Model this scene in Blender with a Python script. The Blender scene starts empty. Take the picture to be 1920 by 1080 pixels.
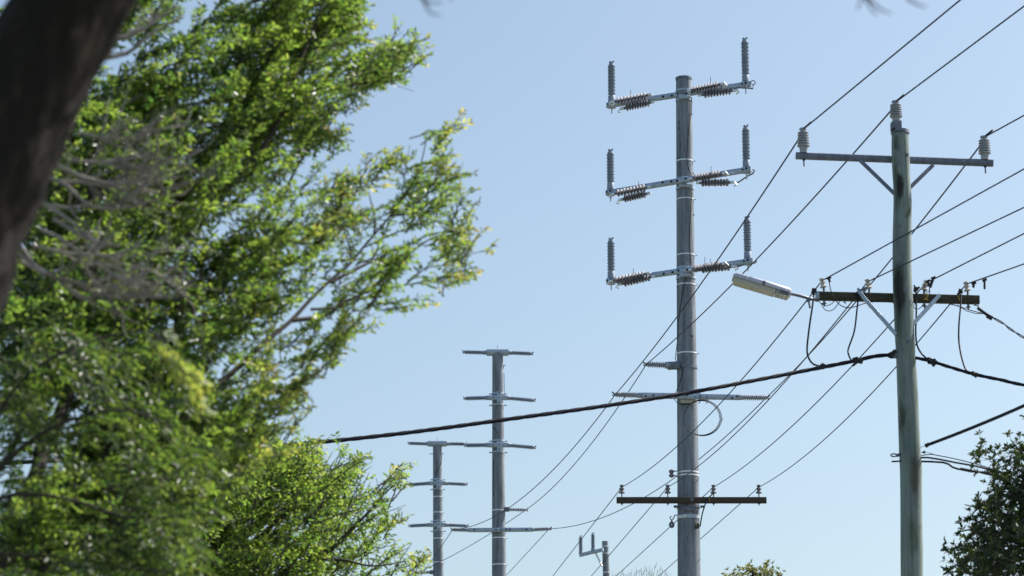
import bpy, math, random
import numpy as np
from mathutils import Vector, Matrix, noise
R = math.radians
SC = bpy.context.scene
COL = SC.collection
random.seed(7)
rng = np.random.default_rng(11)

# ------------------------------------------------------------------ camera, sky, sun
PITCH = R(14.5); F = 5333.0; EYE = 1.6
cd = bpy.data.cameras.new('camera'); cam = bpy.data.objects.new('camera', cd); COL.objects.link(cam)
cam.location = (0, 0, EYE); cam.rotation_euler = (math.pi/2 + PITCH, 0, 0)
cd.sensor_width = 36; cd.lens = F/1920*36; cd.clip_start = .1; cd.clip_end = 6000
cd.dof.use_dof = True; cd.dof.focus_distance = 54; cd.dof.aperture_fstop = 3.7; cd.dof.aperture_blades = 9
SC.camera = cam

SUN_EL, SUN_AZ = 49, 64          # degrees; azimuth from +Y (view direction) towards +X
w = bpy.data.worlds.new('World'); SC.world = w; w.use_nodes = True
nt = w.node_tree; nt.nodes.clear()
sky = nt.nodes.new('ShaderNodeTexSky'); sky.sky_type = 'NISHITA'; sky.sun_disc = False
sky.sun_elevation = R(SUN_EL); sky.sun_rotation = R(SUN_AZ)
sky.altitude = 50; sky.air_density = 1.0; sky.dust_density = 2.6; sky.ozone_density = 2.6
bg = nt.nodes.new('ShaderNodeBackground'); bg.inputs[1].default_value = 0.12
wo = nt.nodes.new('ShaderNodeOutputWorld')
wb = nt.nodes.new('ShaderNodeMix'); wb.data_type = 'RGBA'; wb.blend_type = 'MULTIPLY'; wb.inputs[0].default_value = 1     # camera white balance, whole sky alike
wb.inputs[7].default_value = (1.045, 1.03, .925, 1); nt.links.new(sky.outputs[0], wb.inputs[6]); nt.links.new(wb.outputs[2], bg.inputs[0]); nt.links.new(bg.outputs[0], wo.inputs[0])

sl = bpy.data.lights.new('sun', 'SUN'); sl.energy = 5.0; sl.angle = R(.53); sl.color = (1, .96, .90)
so = bpy.data.objects.new('sun', sl); COL.objects.link(so)
sd = Vector((math.sin(R(SUN_AZ))*math.cos(R(SUN_EL)), math.cos(R(SUN_AZ))*math.cos(R(SUN_EL)), math.sin(R(SUN_EL))))
so.rotation_euler = sd.to_track_quat('Z', 'Y').to_euler()
SC.view_settings.view_transform = 'Standard'; SC.view_settings.look = 'None'
SC.view_settings.exposure = 0.58; SC.view_settings.gamma = 1; SC.view_settings.use_curve_mapping = False
SC.render.engine = 'CYCLES'

# ------------------------------------------------------------------ survey helpers: sight line + ground distance -> place in the world
cp, sp = math.cos(PITCH), math.sin(PITCH)
def P(u, v, D):
    a = (u-960)/F; b = (540-v)/F
    t = D/(cp - b*sp)
    return Vector((a*t, D, EYE + t*(sp + b*cp)))
def K(v):
    b = (540-v)/F
    return (sp + b*cp)/(cp - b*sp)
def Z(v, D): return EYE + D*K(v)
def Pz(u, v, z): return P(u, v, (z-EYE)/K(v))          # same height z, distance follows
def level(u0, v0, u1, v1, uc, vc, Dc):
    """two ends of a level beam whose centre stands at distance Dc"""
    z = Z(vc, Dc)
    return Pz(u0, v0, z), Pz(u1, v1, z)

# ------------------------------------------------------------------ materials
def mat(name, color, rough=.6, metal=0.0, var=.25, scale=6.0, stretch=(1, 1, 1), bump=0.0, dark=None, spec=.5, detail=6):
    m = bpy.data.materials.new(name); m.use_nodes = True
    n = m.node_tree; L = n.links; b = n.nodes['Principled BSDF']
    tc = n.nodes.new('ShaderNodeTexCoord'); mp = n.nodes.new('ShaderNodeMapping'); mp.inputs['Scale'].default_value = stretch
    L.new(tc.outputs['Object'], mp.inputs[0])
    nz = n.nodes.new('ShaderNodeTexNoise'); nz.inputs['Scale'].default_value = scale; nz.inputs['Detail'].default_value = detail
    nz.inputs['Roughness'].default_value = .62
    L.new(mp.outputs[0], nz.inputs['Vector'])
    cr = n.nodes.new('ShaderNodeValToRGB')
    c0 = dark if dark else tuple(c*(1-var) for c in color); c1 = tuple(min(1, c*(1+var)) for c in color)
    cr.color_ramp.elements[0].position = .3; cr.color_ramp.elements[0].color = (*c0, 1)
    cr.color_ramp.elements[1].position = .7; cr.color_ramp.elements[1].color = (*c1, 1)
    L.new(nz.outputs['Fac'], cr.inputs[0]); L.new(cr.outputs[0], b.inputs['Base Color'])
    b.inputs['Roughness'].default_value = rough; b.inputs['Metallic'].default_value = metal
    b.inputs['Specular IOR Level'].default_value = spec
    if bump:
        bp = n.nodes.new('ShaderNodeBump'); bp.inputs['Strength'].default_value = bump; bp.inputs['Distance'].default_value = .02
        L.new(nz.outputs['Fac'], bp.inputs['Height']); L.new(bp.outputs[0], b.inputs['Normal'])
    m['ramp'] = 1
    return m

M = {}
M['steel'] = mat('galvanised_steel', (.40, .47, .57), .45, .45, .18, 9, bump=.1)
M['steel_dark'] = mat('weathered_steel', (.17, .19, .24), .55, .5, .3, 8)
M['steel_bright'] = mat('bright_metal', (.78, .79, .8), .22, .9, .1, 5)
M['polymer'] = mat('grey_polymer', (.27, .32, .41), .5, 0, .12, 5)
M['porcelain'] = mat('grey_porcelain', (.36, .38, .43), .25, 0, .12, 4)
M['porcelain_beige'] = mat('beige_porcelain', (.52, .49, .44), .3, 0, .15, 9)
M['polymer_brown'] = mat('brown_grey_polymer', (.18, .18, .215), .5, 0, .2, 6)
M['wire'] = mat('weathered_conductor', (.02, .026, .07), .7, 0, .2, 3)
M['black'] = mat('black_cable_sheath', (.007, .008, .02), .62, 0, .3, 4, spec=.25)
M['dark'] = mat('dark_fitting', (.018, .018, .024), .65, 0, .4, 12)
M['timber_brown'] = mat('stained_brown_timber', (.058, .042, .034), .8, 0, .45, 7, (1, 8, 8), .5)
M['timber_olive'] = mat('weathered_olive_timber', (.058, .052, .033), .85, 0, .5, 6, (1, 8, 8), .5)
M['yellow'] = mat('yellow_paint', (.50, .34, .06), .6, 0, .25, 30)
M['housing'] = mat('lamp_housing_paint', (.50, .51, .60), .4, .1, .08, 5)
M['lens'] = mat('yellowed_lamp_lens', (.52, .49, .42), .25, 0, .10, 6)
M['strap'] = mat('pale_steel_strap', (.72, .73, .75), .35, .5, .08, 6)
M['ground'] = mat('dry_grass_ground', (.075, .085, .05), .95, 0, .4, .6, bump=.3)
M['asphalt'] = mat('asphalt', (.055, .055, .058), .9, 0, .2, 3, bump=.2)
M['kerb'] = mat('kerb_concrete', (.33, .32, .30), .85, 0, .15, 3)
M['white_paint'] = mat('road_paint', (.75, .75, .72), .7, 0, .1, 5)
M['twig'] = mat('twig_bark', (.032, .025, .021), .85, 0, .35, 14)
M['dead'] = mat('dead_grey_twig', (.25, .225, .205), .85, 0, .3, 10)

# concrete: cloudy, faint vertical streaks, small stains
def concrete():
    m = bpy.data.materials.new('cast_concrete'); m.use_nodes = True
    n = m.node_tree; L = n.links; b = n.nodes['Principled BSDF']
    tc = n.nodes.new('ShaderNodeTexCoord')
    def nz(sc, st, det=7):
        mp = n.nodes.new('ShaderNodeMapping'); mp.inputs['Scale'].default_value = st
        L.new(tc.outputs['Object'], mp.inputs[0]); q = n.nodes.new('ShaderNodeTexNoise')
        q.inputs['Scale'].default_value = sc; q.inputs['Detail'].default_value = det; q.inputs['Roughness'].default_value = .68
        L.new(mp.outputs[0], q.inputs['Vector']); return q.outputs['Fac']
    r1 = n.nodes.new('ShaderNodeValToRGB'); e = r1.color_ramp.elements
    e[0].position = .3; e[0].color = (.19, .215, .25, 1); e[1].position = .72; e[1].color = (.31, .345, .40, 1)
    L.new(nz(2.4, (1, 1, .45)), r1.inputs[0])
    r2 = n.nodes.new('ShaderNodeValToRGB'); e = r2.color_ramp.elements
    e[0].position = .36; e[0].color = (.50, .51, .54, 1); e[1].position = .6; e[1].color = (1, 1, 1, 1)
    L.new(nz(5, (2.2, 2.2, .12)), r2.inputs[0])
    r3 = n.nodes.new('ShaderNodeValToRGB'); e = r3.color_ramp.elements
    e[0].position = .32; e[0].color = (.42, .41, .40, 1); e[1].position = .43; e[1].color = (1, 1, 1, 1)
    L.new(nz(11, (1, 1, .7)), r3.inputs[0])
    mx = n.nodes.new('ShaderNodeMix'); mx.data_type = 'RGBA'; mx.blend_type = 'MULTIPLY'; mx.inputs[0].default_value = 1
    L.new(r1.outputs[0], mx.inputs[6]); L.new(r2.outputs[0], mx.inputs[7])
    m2 = n.nodes.new('ShaderNodeMix'); m2.data_type = 'RGBA'; m2.blend_type = 'MULTIPLY'; m2.inputs[0].default_value = .8
    L.new(mx.outputs[2], m2.inputs[6]); L.new(r3.outputs[0], m2.inputs[7])
    L.new(m2.outputs[2], b.inputs['Base Color']); b.inputs['Roughness'].default_value = .8
    bp = n.nodes.new('ShaderNodeBump'); bp.inputs['Strength'].default_value = .3; bp.inputs['Distance'].default_value = .01
    L.new(nz(25, (1, 1, 1)), bp.inputs['Height']); L.new(bp.outputs[0], b.inputs['Normal'])
    return m
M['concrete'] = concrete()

def bark():
    m = bpy.data.materials.new('rough_dark_bark'); m.use_nodes = True
    n = m.node_tree; L = n.links; b = n.nodes['Principled BSDF']
    tc = n.nodes.new('ShaderNodeTexCoord'); mp = n.nodes.new('ShaderNodeMapping'); mp.inputs['Scale'].default_value = (5, 5, 1.6)
    L.new(tc.outputs['Object'], mp.inputs[0])
    q = n.nodes.new('ShaderNodeTexNoise'); q.inputs['Scale'].default_value = 1.6; q.inputs['Detail'].default_value = 8; q.inputs['Roughness'].default_value = .7
    L.new(mp.outputs[0], q.inputs['Vector'])
    r = n.nodes.new('ShaderNodeValToRGB'); e = r.color_ramp.elements
    e[0].position = .38; e[0].color = (.008, .006, .006, 1); e[1].position = .68; e[1].color = (.12, .09, .085, 1)
    x = e.new(.55); x.color = (.018, .013, .012, 1)
    L.new(q.outputs['Fac'], r.inputs[0]); L.new(r.outputs[0], b.inputs['Base Color']); b.inputs['Roughness'].default_value = .95
    bp = n.nodes.new('ShaderNodeBump'); bp.inputs['Strength'].default_value = .9; bp.inputs['Distance'].default_value = .03
    L.new(q.outputs['Fac'], bp.inputs['Height']); L.new(bp.outputs[0], b.inputs['Normal'])
    return m
M['bark'] = bark()

def leaf(name, dark, light, tip, trans=.5, glossy=.08, rough=.35):
    m = bpy.data.materials.new(name); m.use_nodes = True
    n = m.node_tree; L = n.links; n.nodes.clear()
    out = n.nodes.new('ShaderNodeOutputMaterial')
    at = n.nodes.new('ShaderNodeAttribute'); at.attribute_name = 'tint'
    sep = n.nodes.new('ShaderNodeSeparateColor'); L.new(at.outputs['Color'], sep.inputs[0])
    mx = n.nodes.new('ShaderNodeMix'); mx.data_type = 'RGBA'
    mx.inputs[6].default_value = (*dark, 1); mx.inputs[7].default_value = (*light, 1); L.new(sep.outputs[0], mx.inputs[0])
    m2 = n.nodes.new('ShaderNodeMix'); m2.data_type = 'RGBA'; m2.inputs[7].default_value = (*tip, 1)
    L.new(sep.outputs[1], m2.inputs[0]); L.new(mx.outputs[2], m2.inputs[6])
    d = n.nodes.new('ShaderNodeBsdfDiffuse'); L.new(m2.outputs[2], d.inputs[0])
    g = n.nodes.new('ShaderNodeMix'); g.data_type = 'RGBA'; g.blend_type = 'MULTIPLY'; g.inputs[0].default_value = 1
    g.inputs[7].default_value = (5.6, 5.1, 2.6, 1); L.new(m2.outputs[2], g.inputs[6])
    t = n.nodes.new('ShaderNodeBsdfTranslucent'); L.new(g.outputs[2], t.inputs[0])
    s1 = n.nodes.new('ShaderNodeMixShader'); s1.inputs[0].default_value = trans
    L.new(d.outputs[0], s1.inputs[1]); L.new(t.outputs[0], s1.inputs[2])
    gl = n.nodes.new('ShaderNodeBsdfGlossy'); gl.inputs[0].default_value = (1, 1, 1, 1); gl.inputs['Roughness'].default_value = rough
    s2 = n.nodes.new('ShaderNodeMixShader'); s2.inputs[0].default_value = glossy
    L.new(s1.outputs[0], s2.inputs[1]); L.new(gl.outputs[0], s2.inputs[2])
    L.new(s2.outputs[0], out.inputs[0]); return m
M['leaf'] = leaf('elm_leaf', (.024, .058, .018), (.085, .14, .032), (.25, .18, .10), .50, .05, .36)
M['leaf_near'] = leaf('shaded_elm_leaf', (.011, .032, .010), (.045, .085, .020), (.15, .13, .045), .38, .04, .38)  # elm leaf with the lower-left shade put into its darker green
M['leaf_pale'] = leaf('young_elm_leaf', (.030, .072, .020), (.088, .142, .034), (.22, .17, .08), .48, .03, .4)
M['leaf_dark'] = leaf('thick_dark_leaf', (.010, .022, .008), (.030, .052, .013), (.08, .095, .03), .16, .04, .35)
M['leaf_far'] = leaf('far_olive_leaf', (.03, .042, .016), (.09, .105, .045), (.2, .19, .1), .25, .03, .4)

# ------------------------------------------------------------------ mesh helpers
OFF = {}
class MB:
    def __init__(s): s.v = []; s.f = []; s.sm = []
    def add(s, vs, fs, smooth):
        o = len(s.v); s.v += [tuple(q) for q in vs]; s.f += [tuple(i+o for i in f) for f in fs]; s.sm += [smooth]*len(fs)
    def box(s, p0, p1, wd, ht, up=(0, 0, 1), bev=.0):
        """bar from p0 to p1, wd across, ht along up"""
        p0 = Vector(p0); p1 = Vector(p1); a = (p1-p0).normalized(); up = Vector(up)
        side = a.cross(up)
        if side.length < 1e-4: side = a.cross(Vector((0, 1, 0)))
        side.normalize(); u = side.cross(a).normalized()
        c = min(wd, ht)*.12 if bev == 0 else bev
        hw, hh = wd/2, ht/2
        ring = [(-hw+c, -hh), (hw-c, -hh), (hw, -hh+c), (hw, hh-c), (hw-c, hh), (-hw+c, hh), (-hw, hh-c), (-hw, -hh+c)]
        vs = [p0+side*x+u*y for x, y in ring]+[p1+side*x+u*y for x, y in ring]
        fs = [(i, (i+1) % 8, 8+(i+1) % 8, 8+i) for i in range(8)]+[tuple(range(7, -1, -1)), tuple(range(8, 16))]
        s.add(vs, fs, False); return s
    def tube(s, pts, r, n=8, caps=True):
        pts = [Vector(p) for p in pts]; rs = r if isinstance(r, (list, tuple)) else [r]*len(pts)
        vs = []; fs = []; u = None
        for i, p in enumerate(pts):
            a = (pts[min(i+1, len(pts)-1)]-pts[max(i-1, 0)])
            if a.length < 1e-9: a = Vector((0, 0, 1))
            a.normalize()
            if u is None:
                u = a.orthogonal().normalized()
            else:
                u = (u-a*u.dot(a))
                u = u.normalized() if u.length > 1e-6 else a.orthogonal().normalized()
            w_ = a.cross(u)
            for k in range(n):
                t = 2*math.pi*k/n; vs.append(p+(u*math.cos(t)+w_*math.sin(t))*rs[i])
        for i in range(len(pts)-1):
            for k in range(n):
                fs.append((i*n+k, i*n+(k+1) % n, (i+1)*n+(k+1) % n, (i+1)*n+k))
        if caps: fs += [tuple(range(n-1, -1, -1)), tuple(range((len(pts)-1)*n, len(pts)*n))]
        s.add(vs, fs, True); return s
    def lathe(s, p0, p1, prof, n=16):
        """prof: (distance from p0 in metres, radius)"""
        p0 = Vector(p0); a = (Vector(p1)-p0).normalized()
        u = a.orthogonal().normalized(); w_ = a.cross(u); vs = []; fs = []
        for d, r in prof:
            for k in range(n):
                t = 2*math.pi*k/n; vs.append(p0+a*d+(u*math.cos(t)+w_*math.sin(t))*max(r, .0004))
        for i in range(len(prof)-1):
            for k in range(n):
                fs.append((i*n+k, i*n+(k+1) % n, (i+1)*n+(k+1) % n, (i+1)*n+k))
        fs += [tuple(range(n-1, -1, -1)), tuple(range((len(prof)-1)*n, len(prof)*n))]
        s.add(vs, fs, True); return s
    def build(s, name, material, parent=None, kind=None, sharp=True):
        off = Vector(OFF.get(parent.name, (0, 0, 0))) if parent else Vector((0, 0, 0))
        me = bpy.data.meshes.new(name)
        me.from_pydata([(x-off[0], y-off[1], z-off[2]) for x, y, z in s.v], [], s.f)
        me.polygons.foreach_set('use_smooth', s.sm); me.materials.append(material)
        if sharp and hasattr(me, 'set_sharp_from_angle'): me.set_sharp_from_angle(angle=R(50))
        me.update()
        o = bpy.data.objects.new(name, me); COL.objects.link(o)
        if parent: o.parent = parent
        OFF[o.name] = tuple(off)
        if kind: o['kind'] = kind
        return o

def tag(o, label, cat, group=None, kind=None):
    o['label'] = label; o['category'] = cat
    if group: o['group'] = group
    if kind: o['kind'] = kind
    return o
def thing(name, loc, label, cat, group=None):
    o = bpy.data.objects.new(name, None); COL.objects.link(o); o.location = loc
    o.empty_display_size = .3; OFF[o.name] = tuple(loc)
    return tag(o, label, cat, group)
def lerp(a, b, t): return a+(b-a)*t

def ribbed(length, core, shed, n, base=.12, top=.04, base_r=None):
    """profile of a shed insulator"""
    br = base_r or core*1.35
    pr = [(0, br), (base*.8, br), (base, core)]
    span = length-base-top; st = span/n
    for i in range(n):
        y = base+st*i; q = shed if i % 2 == 0 else shed*.9
        pr += [(y+st*.18, core), (y+st*.42, q), (y+st*.58, q), (y+st*.82, core)]
    pr += [(length-top, core), (length-top*.9, core*1.2), (length, core*1.1)]
    return pr
def insulator(parent, p0, p1, core, shed, n, m, base=.12, top=.04, clamp=True, name='insulator', base_r=None):
    p0 = Vector(p0); p1 = Vector(p1); Lh = (p1-p0).length; a = (p1-p0).normalized()
    o = MB().lathe(p0, p1, ribbed(Lh, core, shed, n, base, top, base_r), 18).build(name, m, parent)
    if clamp:
        s = a.orthogonal().normalized(); c = MB()
        if abs(a.z) > .7: s = Vector((1, .2, 0)).normalized()
        else: s = Vector((0, 0, 1))
        e = p1
        c.box(e-a*.005, e+a*.03, core*1.1, core*1.1)
        c.box(e+a*.03-s*.05, e+a*.065-s*.015, .03, .03); c.box(e+a*.03+s*.01, e+a*.075+s*.06, .03, .035)
        c.build('wire_clamp', M['steel_dark'], o)
    return o
def ring(c, r, z, th=.012, h=.028, n=32, r2=None):
    """flat strap round a shaft"""
    vs = []; fs = []
    for k in range(n):
        t = 2*math.pi*k/n; d = Vector((math.cos(t), math.sin(t), 0))
        for rr, zz in ((r, -h/2), (r+th, -h/2), (r+th, h/2), (r, h/2)):
            vs.append(Vector((c[0], c[1], z+zz))+d*rr)
    for k in range(n):
        a = k*4; b = ((k+1) % n)*4
        for i in range(4): fs.append((a+i, a+(i+1) % 4, b+(i+1) % 4, b+i))
    return vs, fs
def bolt(mb, p, d, r=.018, l=.03):
    d = Vector(d).normalized(); mb.lathe(Vector(p), Vector(p)+d, [(0, r*1.5), (l*.3, r*1.5), (l*.35, r), (l, r)], 6)
def number(txt, size, loc, rot, m, parent, name='painted_number'):
    c = bpy.data.curves.new('glyph', 'FONT'); c.body = txt; c.size = size; c.align_x = 'CENTER'; c.align_y = 'CENTER'; c.extrude = .0015; c.offset = size*.035
    t = bpy.data.objects.new('glyph', c); COL.objects.link(t)
    bpy.context.view_layer.update()
    me = bpy.data.meshes.new_from_object(t.evaluated_get(bpy.context.evaluated_depsgraph_get()))
    bpy.data.objects.remove(t); me.materials.clear(); me.materials.append(m); me.name = name
    o = bpy.data.objects.new(name, me); COL.objects.link(o); o.parent = parent
    o.location = Vector(loc)-Vector(OFF[parent.name]); o.rotation_euler = rot; OFF[o.name] = OFF[parent.name]
    return o

# ------------------------------------------------------------------ ground, road
def sheet(name, x0, x1, y0, y1, z, m, kind='structure'):
    me = bpy.data.meshes.new(name); me.from_pydata([(x0, y0, z), (x1, y0, z), (x1, y1, z), (x0, y1, z)], [], [(0, 1, 2, 3)])
    me.materials.append(m); o = bpy.data.objects.new(name, me); COL.objects.link(o); o['kind'] = kind; return o
sheet('ground', -2500, 2500, -2500, 2500, 0, M['ground'])
sheet('road', 6.4, 15, -200, 900, .004, M['asphalt'])
for x in (6.3, 15.0):
    MB().box((x+.05, -200, .06), (x+.05, 900, .06), .14, .14).build('kerb', M['kerb'], None, 'structure')
lm = MB()
for k in range(60): lm.box((10.7, -60+k*9, .0105), (10.7, -57+k*9, .0105), .12, .004, bev=.0005)
lm.build('road_marking', M['white_paint'], None, 'structure')
sheet('pavement', 3.2, 5.0, -200, 900, .008, M['kerb'])

# ------------------------------------------------------------------ poles
def pole_shaft(parent, u_top, v_top, u_bot, v_bot, D, w_top, w_bot, m, n=32, rows=40, ground=True):
    """tapered shaft from the measured widths (m), standing on the ground"""
    top = P(u_top, v_top, D); low = P(u_bot, v_bot, D)
    g = (top.z-0)/(top.z-low.z)
    base = Vector((top.x+(low.x-top.x)*g, D, -.3)); rt = w_top/2; rb = rt+(w_bot/2-rt)*g
    mb = MB(); vs = []; fs = []
    for i in range(rows+1):
        t = i/rows; c = base.lerp(top, t); r = rb+(rt-rb)*t
        for k in range(n):
            a = 2*math.pi*k/n; vs.append((c.x+r*math.cos(a), c.y+r*math.sin(a), c.z))
    for i in range(rows):
        for k in range(n): fs.append((i*n+k, i*n+(k+1) % n, (i+1)*n+(k+1) % n, (i+1)*n+k))
    fs.append(tuple(range(rows*n, (rows+1)*n)))
    mb.add(vs, fs, True)
    o = mb.build('shaft', m, parent)
    def at(z):
        t = (z+.3)/(top.z+.3); c = base.lerp(top, t); return Vector((c.x, c.y, z)), rb+(rt-rb)*t
    return o, at
def pxw(px, D, v): return px*math.hypot(D, Z(v, D)-EYE)/F*(1/ math.cos(math.atan(abs(540-v)/F)))*1.0

GP = 'tall concrete power poles along the street'
# ---- pole 1
D1 = 63.0
b1 = P(1305, 1905, D1); b1.z = 0
p1 = thing('power_pole', (b1.x, D1, 0), 'tallest concrete power pole, carrying three tilted arms with upright insulators', 'power pole', GP)
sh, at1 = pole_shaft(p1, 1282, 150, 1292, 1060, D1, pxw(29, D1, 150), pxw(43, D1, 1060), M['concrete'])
def front(at, v, D, out=0.0):
    """distance of the shaft's face towards the camera at picture height v"""
    z = Z(v, D); c, r = at(z); return D-r-out
# cap
c, r = at1(Z(150, D1)); MB().lathe((c.x, c.y, c.z+.003), (c.x, c.y, c.z+1), [(0, r+.012), (.05, r+.012), (.06, r*.9), (.062, .01)], 32).build('cap', M['steel_dark'], p1)

def strap(parent, at, v, D, m=M['strap'], h=.03, lug=True):
    z = Z(v, D-.25); c, r = at(z); mb = MB(); vs, fs = ring((c.x, c.y), r, z, .006, h); mb.add(vs, fs, False)
    if lug: mb.box((c.x+r+.004, c.y-.06, z), (c.x+r+.055, c.y-.06, z-.012), .03, .022)
    mb.build('steel_strap', m, parent)
for v in (297, 369, 474, 530, 659): strap(p1, at1, v, D1)

def arm_level(v_l, v_r, v_c, u_l, u_r, posts, strings, extra=None):
    Dc = front(at1, v_c, D1, .07)
    a, b = level(u_l, v_l, u_r, v_r, 1282, v_c, Dc)
    arm = MB().box(a, b, .09, .125).build('crossarm', M['steel'], p1)
    ax = (b-a).normalized(); fr = Vector((ax.y, -ax.x, 0)).normalized()
    if fr.y > 0: fr = -fr
    mb = MB()
    for t in (.40, .46, .50, .56, .60): bolt(mb, lerp(a, b, t)+fr*.045+Vector((0, 0, random.uniform(-.02, .02))), fr, .02, .03)
    mb.build('bolt', M['dark'], arm, 'stuff')
    # saddle plates behind the arm, gripping the shaft
    cz = a.z; c, r = at1(cz); sd_ = MB()
    up_ = MB(); vs, fs = ring((c.x, c.y), r, cz+.10, .012, .04); up_.add(vs, fs, False); up_.build('pole_clamp', M['steel'], p1)
    vs, fs = ring((c.x, c.y), r, cz-.13, .012, .05); sd_.add(vs, fs, False)
    sd_.box((c.x-r*.75, c.y-r-.02, cz-.10), (c.x+r*.75, c.y-r-.02, cz-.10), .05, .10)
    sd_.build('saddle_clamp', M['steel'], p1)
    for u, vb, vt in posts:
        t = (u-u_l)/(u_r-u_l); q = lerp(a, b, t); q = Vector((P(u, vb, q.y).x, q.y, q.z+.02))
        top = Vector((q.x, q.y, Z(vt, q.y)))
        br = MB(); br.box(q+Vector((-.09, 0, -.02)), q+Vector((.09, 0, -.02)), .15, .16)
        br.tube([q-Vector((0, 0, .08)), q-Vector((0, 0, .24))], .016, 6)
        bk = br.build('end_bracket', M['steel'], arm)
        bm_ = MB(); bolt(bm_, q+fr*.08+Vector((.03, 0, 0)), fr, .022, .03); bolt(bm_, q+fr*.08+Vector((-.05, 0, -.03)), fr, .016, .03)
        bm_.build('bolt', M['dark'], arm, 'stuff')
        insulator(p1, q+Vector((0, 0, .06)), top, .058, .092, 17, M['polymer'], .17, .05, name='post_insulator', base_r=.085)
    for (u0, v0, u1, v1, fd) in strings:
        # strain strings laid along the arm; fd = how far they hang in front of it
        def on(u, v):
            t = (u-u_l)/(u_r-u_l); y = lerp(a, b, t).y-fd; return P(u, v, y)
        q0, q1 = on(u0, v0), on(u1, v1)
        d = (q1-q0).normalized(); Ls = (q1-q0).length
        s = MB(); s.lathe(q0, q1, ribbed(Ls, .028, .088, 9, .05, .05, .035), 16)
        so_ = s.build('strain_insulator', M['polymer_brown'], p1)
        MB().box(q1, q1+d*.09, .045, .055).build('end_fitting', M['steel_bright'], so_)
        f = MB(); f.box(q0-d*.10, q0, .05, .06); f.tube([q0-d*.08+Vector((0, 0, .03)), q0-d*.16+Vector((0, 0, -.06)), q0-d*.08+Vector((0, 0, -.09))], .017, 6)
        f.build('end_fitting', M['steel_bright'], so_)
        g = MB(); mid = lerp(q0, q1, random.uniform(.3, .8))
        vs = [mid+Vector((0, -.03, .02)), mid+Vector((random.uniform(-.02, .04), -.03, random.uniform(.16, .24)))]
        g.tube(vs, .006, 5); g.build('cable_tie', M['dark'], so_)
    return arm, a, b
A1, a1, e1 = arm_level(198, 157, 172.5, 1138, 1409, [(1147, 190, 120), (1398, 150, 76)],
    [(1153, 190, 1216, 178, .17), (1170, 203, 1221, 192, .10), (1351, 158, 1296, 169, .17), (1374, 170, 1316, 178, .08)])
r_ = MB(); q = P(1384, 165, 62.0); r_.tube([P(1376, 166, 62.1), P(1386, 164, 62.05), P(1412, 166, 61.95), P(1412, 158, 61.95)], .018, 6)
r_.tube([P(1398, 158, 62.0), P(1398, 165, 62.0)], .02, 6)
k = [P(1412+4*math.cos(t*.7), 155+4*math.sin(t*.7), 61.95) for t in range(10)]; r_.tube(k, .012, 6, False)
r_.build('tie_rod', M['steel_dark'], A1)
A2, a2, e2 = arm_level(362, 317, 338, 1137, 1409, [(1145, 355, 285), (1399.5, 310, 240)],
    [(1153, 363, 1214, 351, .16), (1167, 374, 1214, 363, .10), (1354, 325, 1299, 334, .17), (1370, 342, 1312, 343, .12)])
r_ = MB(); r_.tube([P(1371, 342, 62.1), P(1384, 342, 62.05), P(1402, 330, 61.95), P(1412, 325, 61.9), P(1415, 319, 61.9), P(1411, 317, 61.9)], .018, 6)
r_.tube([P(1400, 322, 62.0), P(1400, 329, 62.0)], .02, 6); r_.build('tie_rod', M['steel_dark'], A2)
A3, a3, e3 = arm_level(528, 489, 506, 1138, 1413, [(1146, 520, 451), (1402, 483, 411)],
    [(1150, 526, 1213, 513, .17), (1166, 532, 1222, 519, .10), (1354, 495, 1298, 505, .17), (1372, 500, 1312, 506, .10)])
r_ = MB(); r_.tube([P(1376, 502, 62.1), P(1390, 498, 62.05), P(1404, 493, 61.95), P(1416, 493, 61.9), P(1419, 489, 61.9)], .016, 6)
r_.build('tie_rod', M['steel_dark'], A3)

# stand-off insulator and bracket
zc = Z(685, D1-.25); c, r = at1(zc)
y0 = c.y-r*.4
br = MB(); vs, fs = ring((c.x, c.y), r, zc, .012, .07); br.add(vs, fs, False)
br.box(P(1252, 686, y0), P(1275, 685, y0-.05), .13, .17); br.build('standoff_bracket', M['steel_dark'], p1)
SO = P(1212, 683, y0-.05)
insulator(p1, P(1254, 685, y0), SO, .045, .078, 9, M['porcelain'], .10, .03, name='standoff_insulator', base_r=.08)
# MV arm
Dc = front(at1, 743, D1, .06)
ma, mb_ = level(1203, 741.5, 1387, 745, 1292, 743, Dc)
mv = MB().box(ma, mb_, .08, .125).build('crossarm', M['steel'], p1)
zz = MB()
for t in (.04, .12, .46, .54, .60, .92, .97): bolt(zz, lerp(ma, mb_, t)+Vector((0, -.04, random.uniform(-.03, .03))), (0, -1, 0), .016, .02)
zz.build('bolt', M['dark'], mv, 'stuff')
pl = MB(); pl.box(lerp(ma, mb_, .46)+Vector((0, -.046, 0)), lerp(ma, mb_, .60)+Vector((0, -.046, 0)), .012, .15); pl.build('clamp_plate', M['steel'], mv)
MVL = P(1154, 739.5, Dc); MVR = P(1437, 745.5, Dc)
insulator(p1, ma, MVL, .045, .078, 10, M['porcelain'], .10, .03, base_r=.062)
insulator(p1, mb_, MVR, .045, .078, 10, M['porcelain'], .10, .03, base_r=.062)
sd_ = MB(); c, r = at1(ma.z-.1); sd_.box((c.x-r*.7, c.y-r-.01, ma.z-.1), (c.x+r*.7, c.y-r-.01, ma.z-.1), .05, .09); sd_.build('saddle_clamp', M['porcelain_beige'], p1)
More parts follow.
